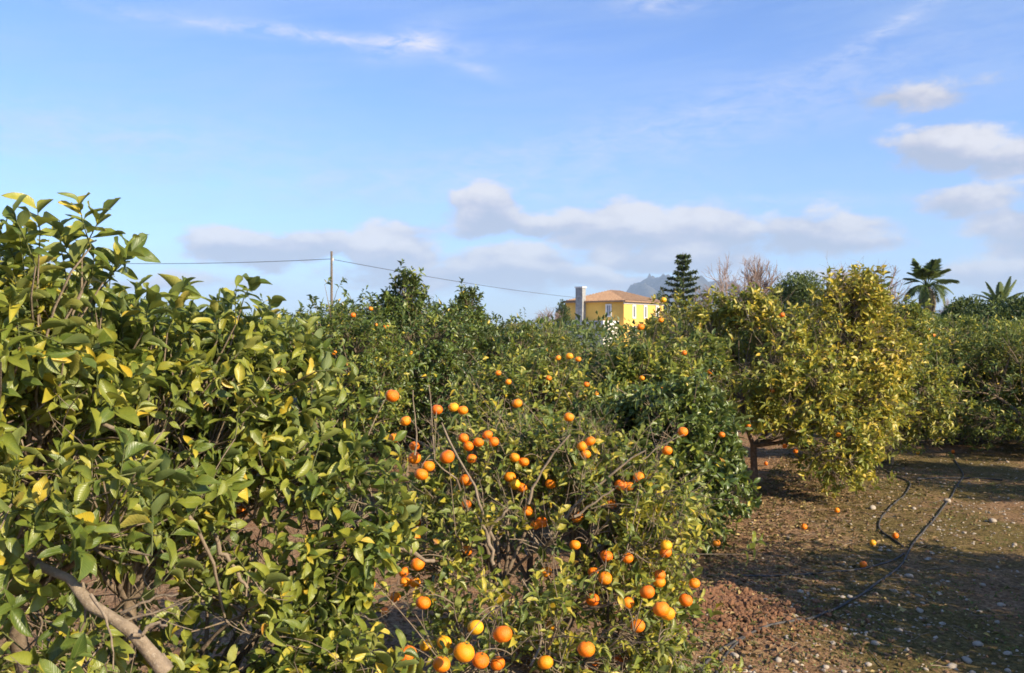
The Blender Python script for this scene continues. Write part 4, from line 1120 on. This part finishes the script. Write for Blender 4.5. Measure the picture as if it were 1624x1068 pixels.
X2, Y2 = lane_pts(5200); cl = vnoise(np.stack([X2, Y2, 0 * X2], -1) * 1.7, 55); kx = rs.uniform(size=len(X2)) < np.clip(.45 + .8 * cl, .08, 1); X2, Y2 = X2[kx], Y2[kx]
tag(scatter_rocks('pebbles', X2, Y2, .0055 + .012 * rs.uniform(0, 1, len(X2)) ** 3, M_STONE), 'pale pebbles scattered over the soil of the lane', 'pebbles')
X2, Y2 = lane_pts(7000); X2[:4000] = rs.uniform(-1.6, 2.4, 4000); Y2[:4000] = rs.uniform(3.2, 8, 4000)
tag(scatter_rocks('soil_crumbs', X2, Y2, .006 + .013 * rs.uniform(0, 1, len(X2)) ** 2, plain('soil_crumb', (.17, .10, .055), 1, .4, 30)), 'loose brown crumbs of soil over the ground', 'soil')
n = 4500; a = rs.uniform(0, 6.28, n); r = np.abs(rs.normal(size=n)) * .30
X2 = 1.42 + r * np.cos(a) * 1.2; Y2 = 6.12 + r * np.sin(a)
tag(scatter_rocks('soil_mound', X2, Y2, .006 + .020 * rs.uniform(0, 1, n) ** 3, plain('red_soil', (.18, .090, .046), 1, .45, 25.0, .8, .01), .2, .2, .8), 'fresh heap of crumbly red soil right of the mandarin tree', 'soil heap')
# stones one can tell apart
for m in range(4):
    v = JV * (1 + .13 * rs.normal(size=(len(JV), 1)).clip(-1.2, 1.2)) * [1, rs.uniform(.6, .9), rs.uniform(.45, .65)]
    globals().setdefault('ROCKS', []).append(raw_mesh('stone', v, JF, M_STONE, True))
spec = {(1552, 1015): (.036, 'largest pale stone, upright among the stones near the bottom right corner'), (1535, 1040): (.038, 'broad pale stone just below the upright one near the bottom right corner'),
        (1512, 1052): (.034, 'tan stone left of the broad pale stone at the lower right'), (1349, 950): (.026, 'pale stone lying right beside the long black pipe'),
        (1378, 1049): (.026, 'white stone in the sunlit corner below the pipe curve'), (1166, 1048): (.03, 'flat whitish stone beside the pipes at the bottom edge'),
        (1385, 808): (.05, 'cream stone on the sunlit strip left of the pipe'), (1503, 796): (.05, 'round cream stone touching the upper right of the long pipe'),
        (1575, 831): (.05, 'pale stone on the right part of the sunlit strip'), (1443, 917): (.036, 'white stone right of the pipe in the middle of the shaded lane')}
gen = [(1235, 1050), (1262, 1052), (1297, 1040), (1420, 943), (1322, 940), (1480, 882), (1610, 868), (1608, 870), (1560, 930), (1583, 985), (1600, 1030), (1398, 873), (1410, 877), (1460, 970),
       (1465, 958), (1554, 968), (1428, 998), (1490, 940), (1590, 960), (1570, 905), (1270, 945), (1310, 1055), (1600, 1055), (1470, 1060), (1340, 1062), (1215, 965), (1440, 1030), (1395, 800), (1450, 810),
       (1420, 820), (1350, 835), (1530, 850), (1600, 840), (1480, 835), (1380, 790), (1410, 790), (1560, 800), (1250, 1020), (1390, 1020), (1545, 1060)]
for i, ((px, py), (s, lab)) in enumerate(spec.items()):
    x, y, z = ground_pt(px, py); o = bpy.data.objects.new('stone', ROCKS[i % 4]); link(o); o.location = (x, y, z + s * .2); o.scale = (s,) * 3; o.rotation_euler = (0, 0, i * 1.7); tag(o, lab, 'stone')
for i, (px, py) in enumerate(gen):
    x, y, z = ground_pt(px, py); s = random.uniform(.018, .032); o = bpy.data.objects.new('stone', ROCKS[(i * 3) % 4]); link(o); o.location = (x, y, z + s * .15); o.scale = (s,) * 3
    o.rotation_euler = (random.uniform(-.3, .3), random.uniform(-.3, .3), random.uniform(0, 6)); tag(o, 'small pale limestone lump lying loose on the soil of the lane', 'stone', 'small stones scattered on the lane')

# fallen leaves: brown and yellow, lying flat and curled
def litter(name, X2, Y2, size, tl, th, label, lift=.012, level=1):
    n = len(X2); z = height(X2, Y2) + lift * rs.uniform(.3, 1, n); a = rs.uniform(0, 6.28, n)
    ax = np.stack([np.cos(a), np.sin(a), rs.normal(size=n) * .18], -1); nn = np.stack([rs.normal(size=n) * .35, rs.normal(size=n) * .35, np.ones(n)], -1)
    o = obj(name, leaves_mesh(name, np.stack([X2, Y2, z], -1), frames(ax, nn), size * rs.uniform(.6, 1.2, n), rs.uniform(tl, th, n), rs.randint(0, len(VARS), n), level, M_LITTER), None, 'stuff'); tag(o, label, 'leaf litter')
M_LITTER = leaf_mat('fallen_leaf', [(0.0, (.10, .055, .028)), (.4, (.24, .145, .07)), (.7, (.36, .26, .12)), (.88, (.50, .40, .12)), (1, (.45, .42, .12))], rough=.7, trans=.1, spec=.2, veins=False)
nl = 6500; yy = rs.uniform(5.2, 14, nl); xx = .43 * yy - 1.4 + np.abs(rs.normal(size=nl)) * .9 - .3
litter('fallen_leaves', xx, yy, .05, 0.0, .78, 'dry brown and yellow leaves lying under the row of trees')
nl = 1300; litter('fallen_leaves', rs.uniform(-2.4, 1.6, nl), rs.uniform(2.8, 6.5, nl), .06, 0, .85, 'dry leaves on the soil under the two nearest trees')
nl = 1500; x2, y2 = lane_pts(nl); litter('fallen_leaves', x2, y2, .04, .1, .85, 'thin scatter of dry leaves out on the open lane')

# thin fallen twigs
def fallen_twigs():
    n = 420; y = rs.uniform(3.4, 13, n); x = .40 * y - .9 + np.abs(rs.normal(size=n)) * 1.1; a = rs.uniform(0, 6.28, n); l = rs.uniform(.05, .28, n)
    K = 4; t = np.linspace(-.5, .5, K)[None]; px_ = x[:, None] + np.cos(a)[:, None] * l[:, None] * t + rs.normal(size=(n, K)) * .006; py_ = y[:, None] + np.sin(a)[:, None] * l[:, None] * t + rs.normal(size=(n, K)) * .006
    pp = np.stack([px_, py_, height(px_, py_) + .008], -1)
    o = obj('fallen_twigs', raw_mesh('fallen_twigs', *tubes(pp, rs.uniform(.0015, .004, n)[:, None] * np.linspace(1, .6, K)[None], 4), M_TWIG), None, 'stuff'); tag(o, 'thin dry twigs lying on the soil under the tree row', 'twigs')
fallen_twigs()

# low weeds
def weeds():
    n = 5200; y = 3.5 + 13 * rs.uniform(0, 1, n) ** 1.2; x = (.12 + .6 * rs.uniform(0, 1, n)) * y
    keep = (vnoise(np.stack([x, y, 0 * x], -1) * 1.3, 91) > .02); x, y = x[keep], y[keep]; n = len(x)
    x = np.repeat(x, 4) + rs.normal(size=4 * n) * .02; y = np.repeat(y, 4) + rs.normal(size=4 * n) * .02; n *= 4
    ax = np.stack([rs.normal(size=n) * .6, rs.normal(size=n) * .6, np.abs(rs.normal(size=n)) * .5 + .15], -1)
    o = obj('low_weeds', leaves_mesh('low_weeds', np.stack([x, y, height(x, y)], -1), frames(ax, rs.normal(size=(n, 3)) + [0, 0, 1.0]), rs.uniform(.012, .026, n), rs.uniform(.3, .62, n), rs.randint(0, len(VARS), n), 0, M_FAR), None, 'stuff')
    tag(o, 'thin moss and tiny green weeds on the lane', 'weeds')
weeds()

# ------------------------------------------------------------------ the air
def haze():
    V = np.array([(-15000, -7000, -8), (15000, -7000, -8), (15000, 17000, -8), (-15000, 17000, -8)], float); V = np.concatenate([V, V + [0, 0, 828]])
    m = bpy.data.materials.new('air'); m.use_nodes = True; k = NT(m.node_tree)
    v = k.n('ShaderNodeVolumePrincipled', {'Color': (.60, .78, 1.0, 1), 'Density': HAZE_D, 'Anisotropy': 0.0})
    o = k.n('ShaderNodeOutputMaterial'); k.set(o.inputs['Volume'], v.outputs[0])
    h = obj('haze', raw_mesh('haze', V, np.array([(0, 3, 2, 1), (4, 5, 6, 7), (0, 1, 5, 4), (1, 2, 6, 5), (2, 3, 7, 6), (3, 0, 4, 7)]), m, False), None, 'stuff')
    tag(h, 'thin blue air haze over the whole plain', 'haze')
HAZE_D = 8e-5
haze()
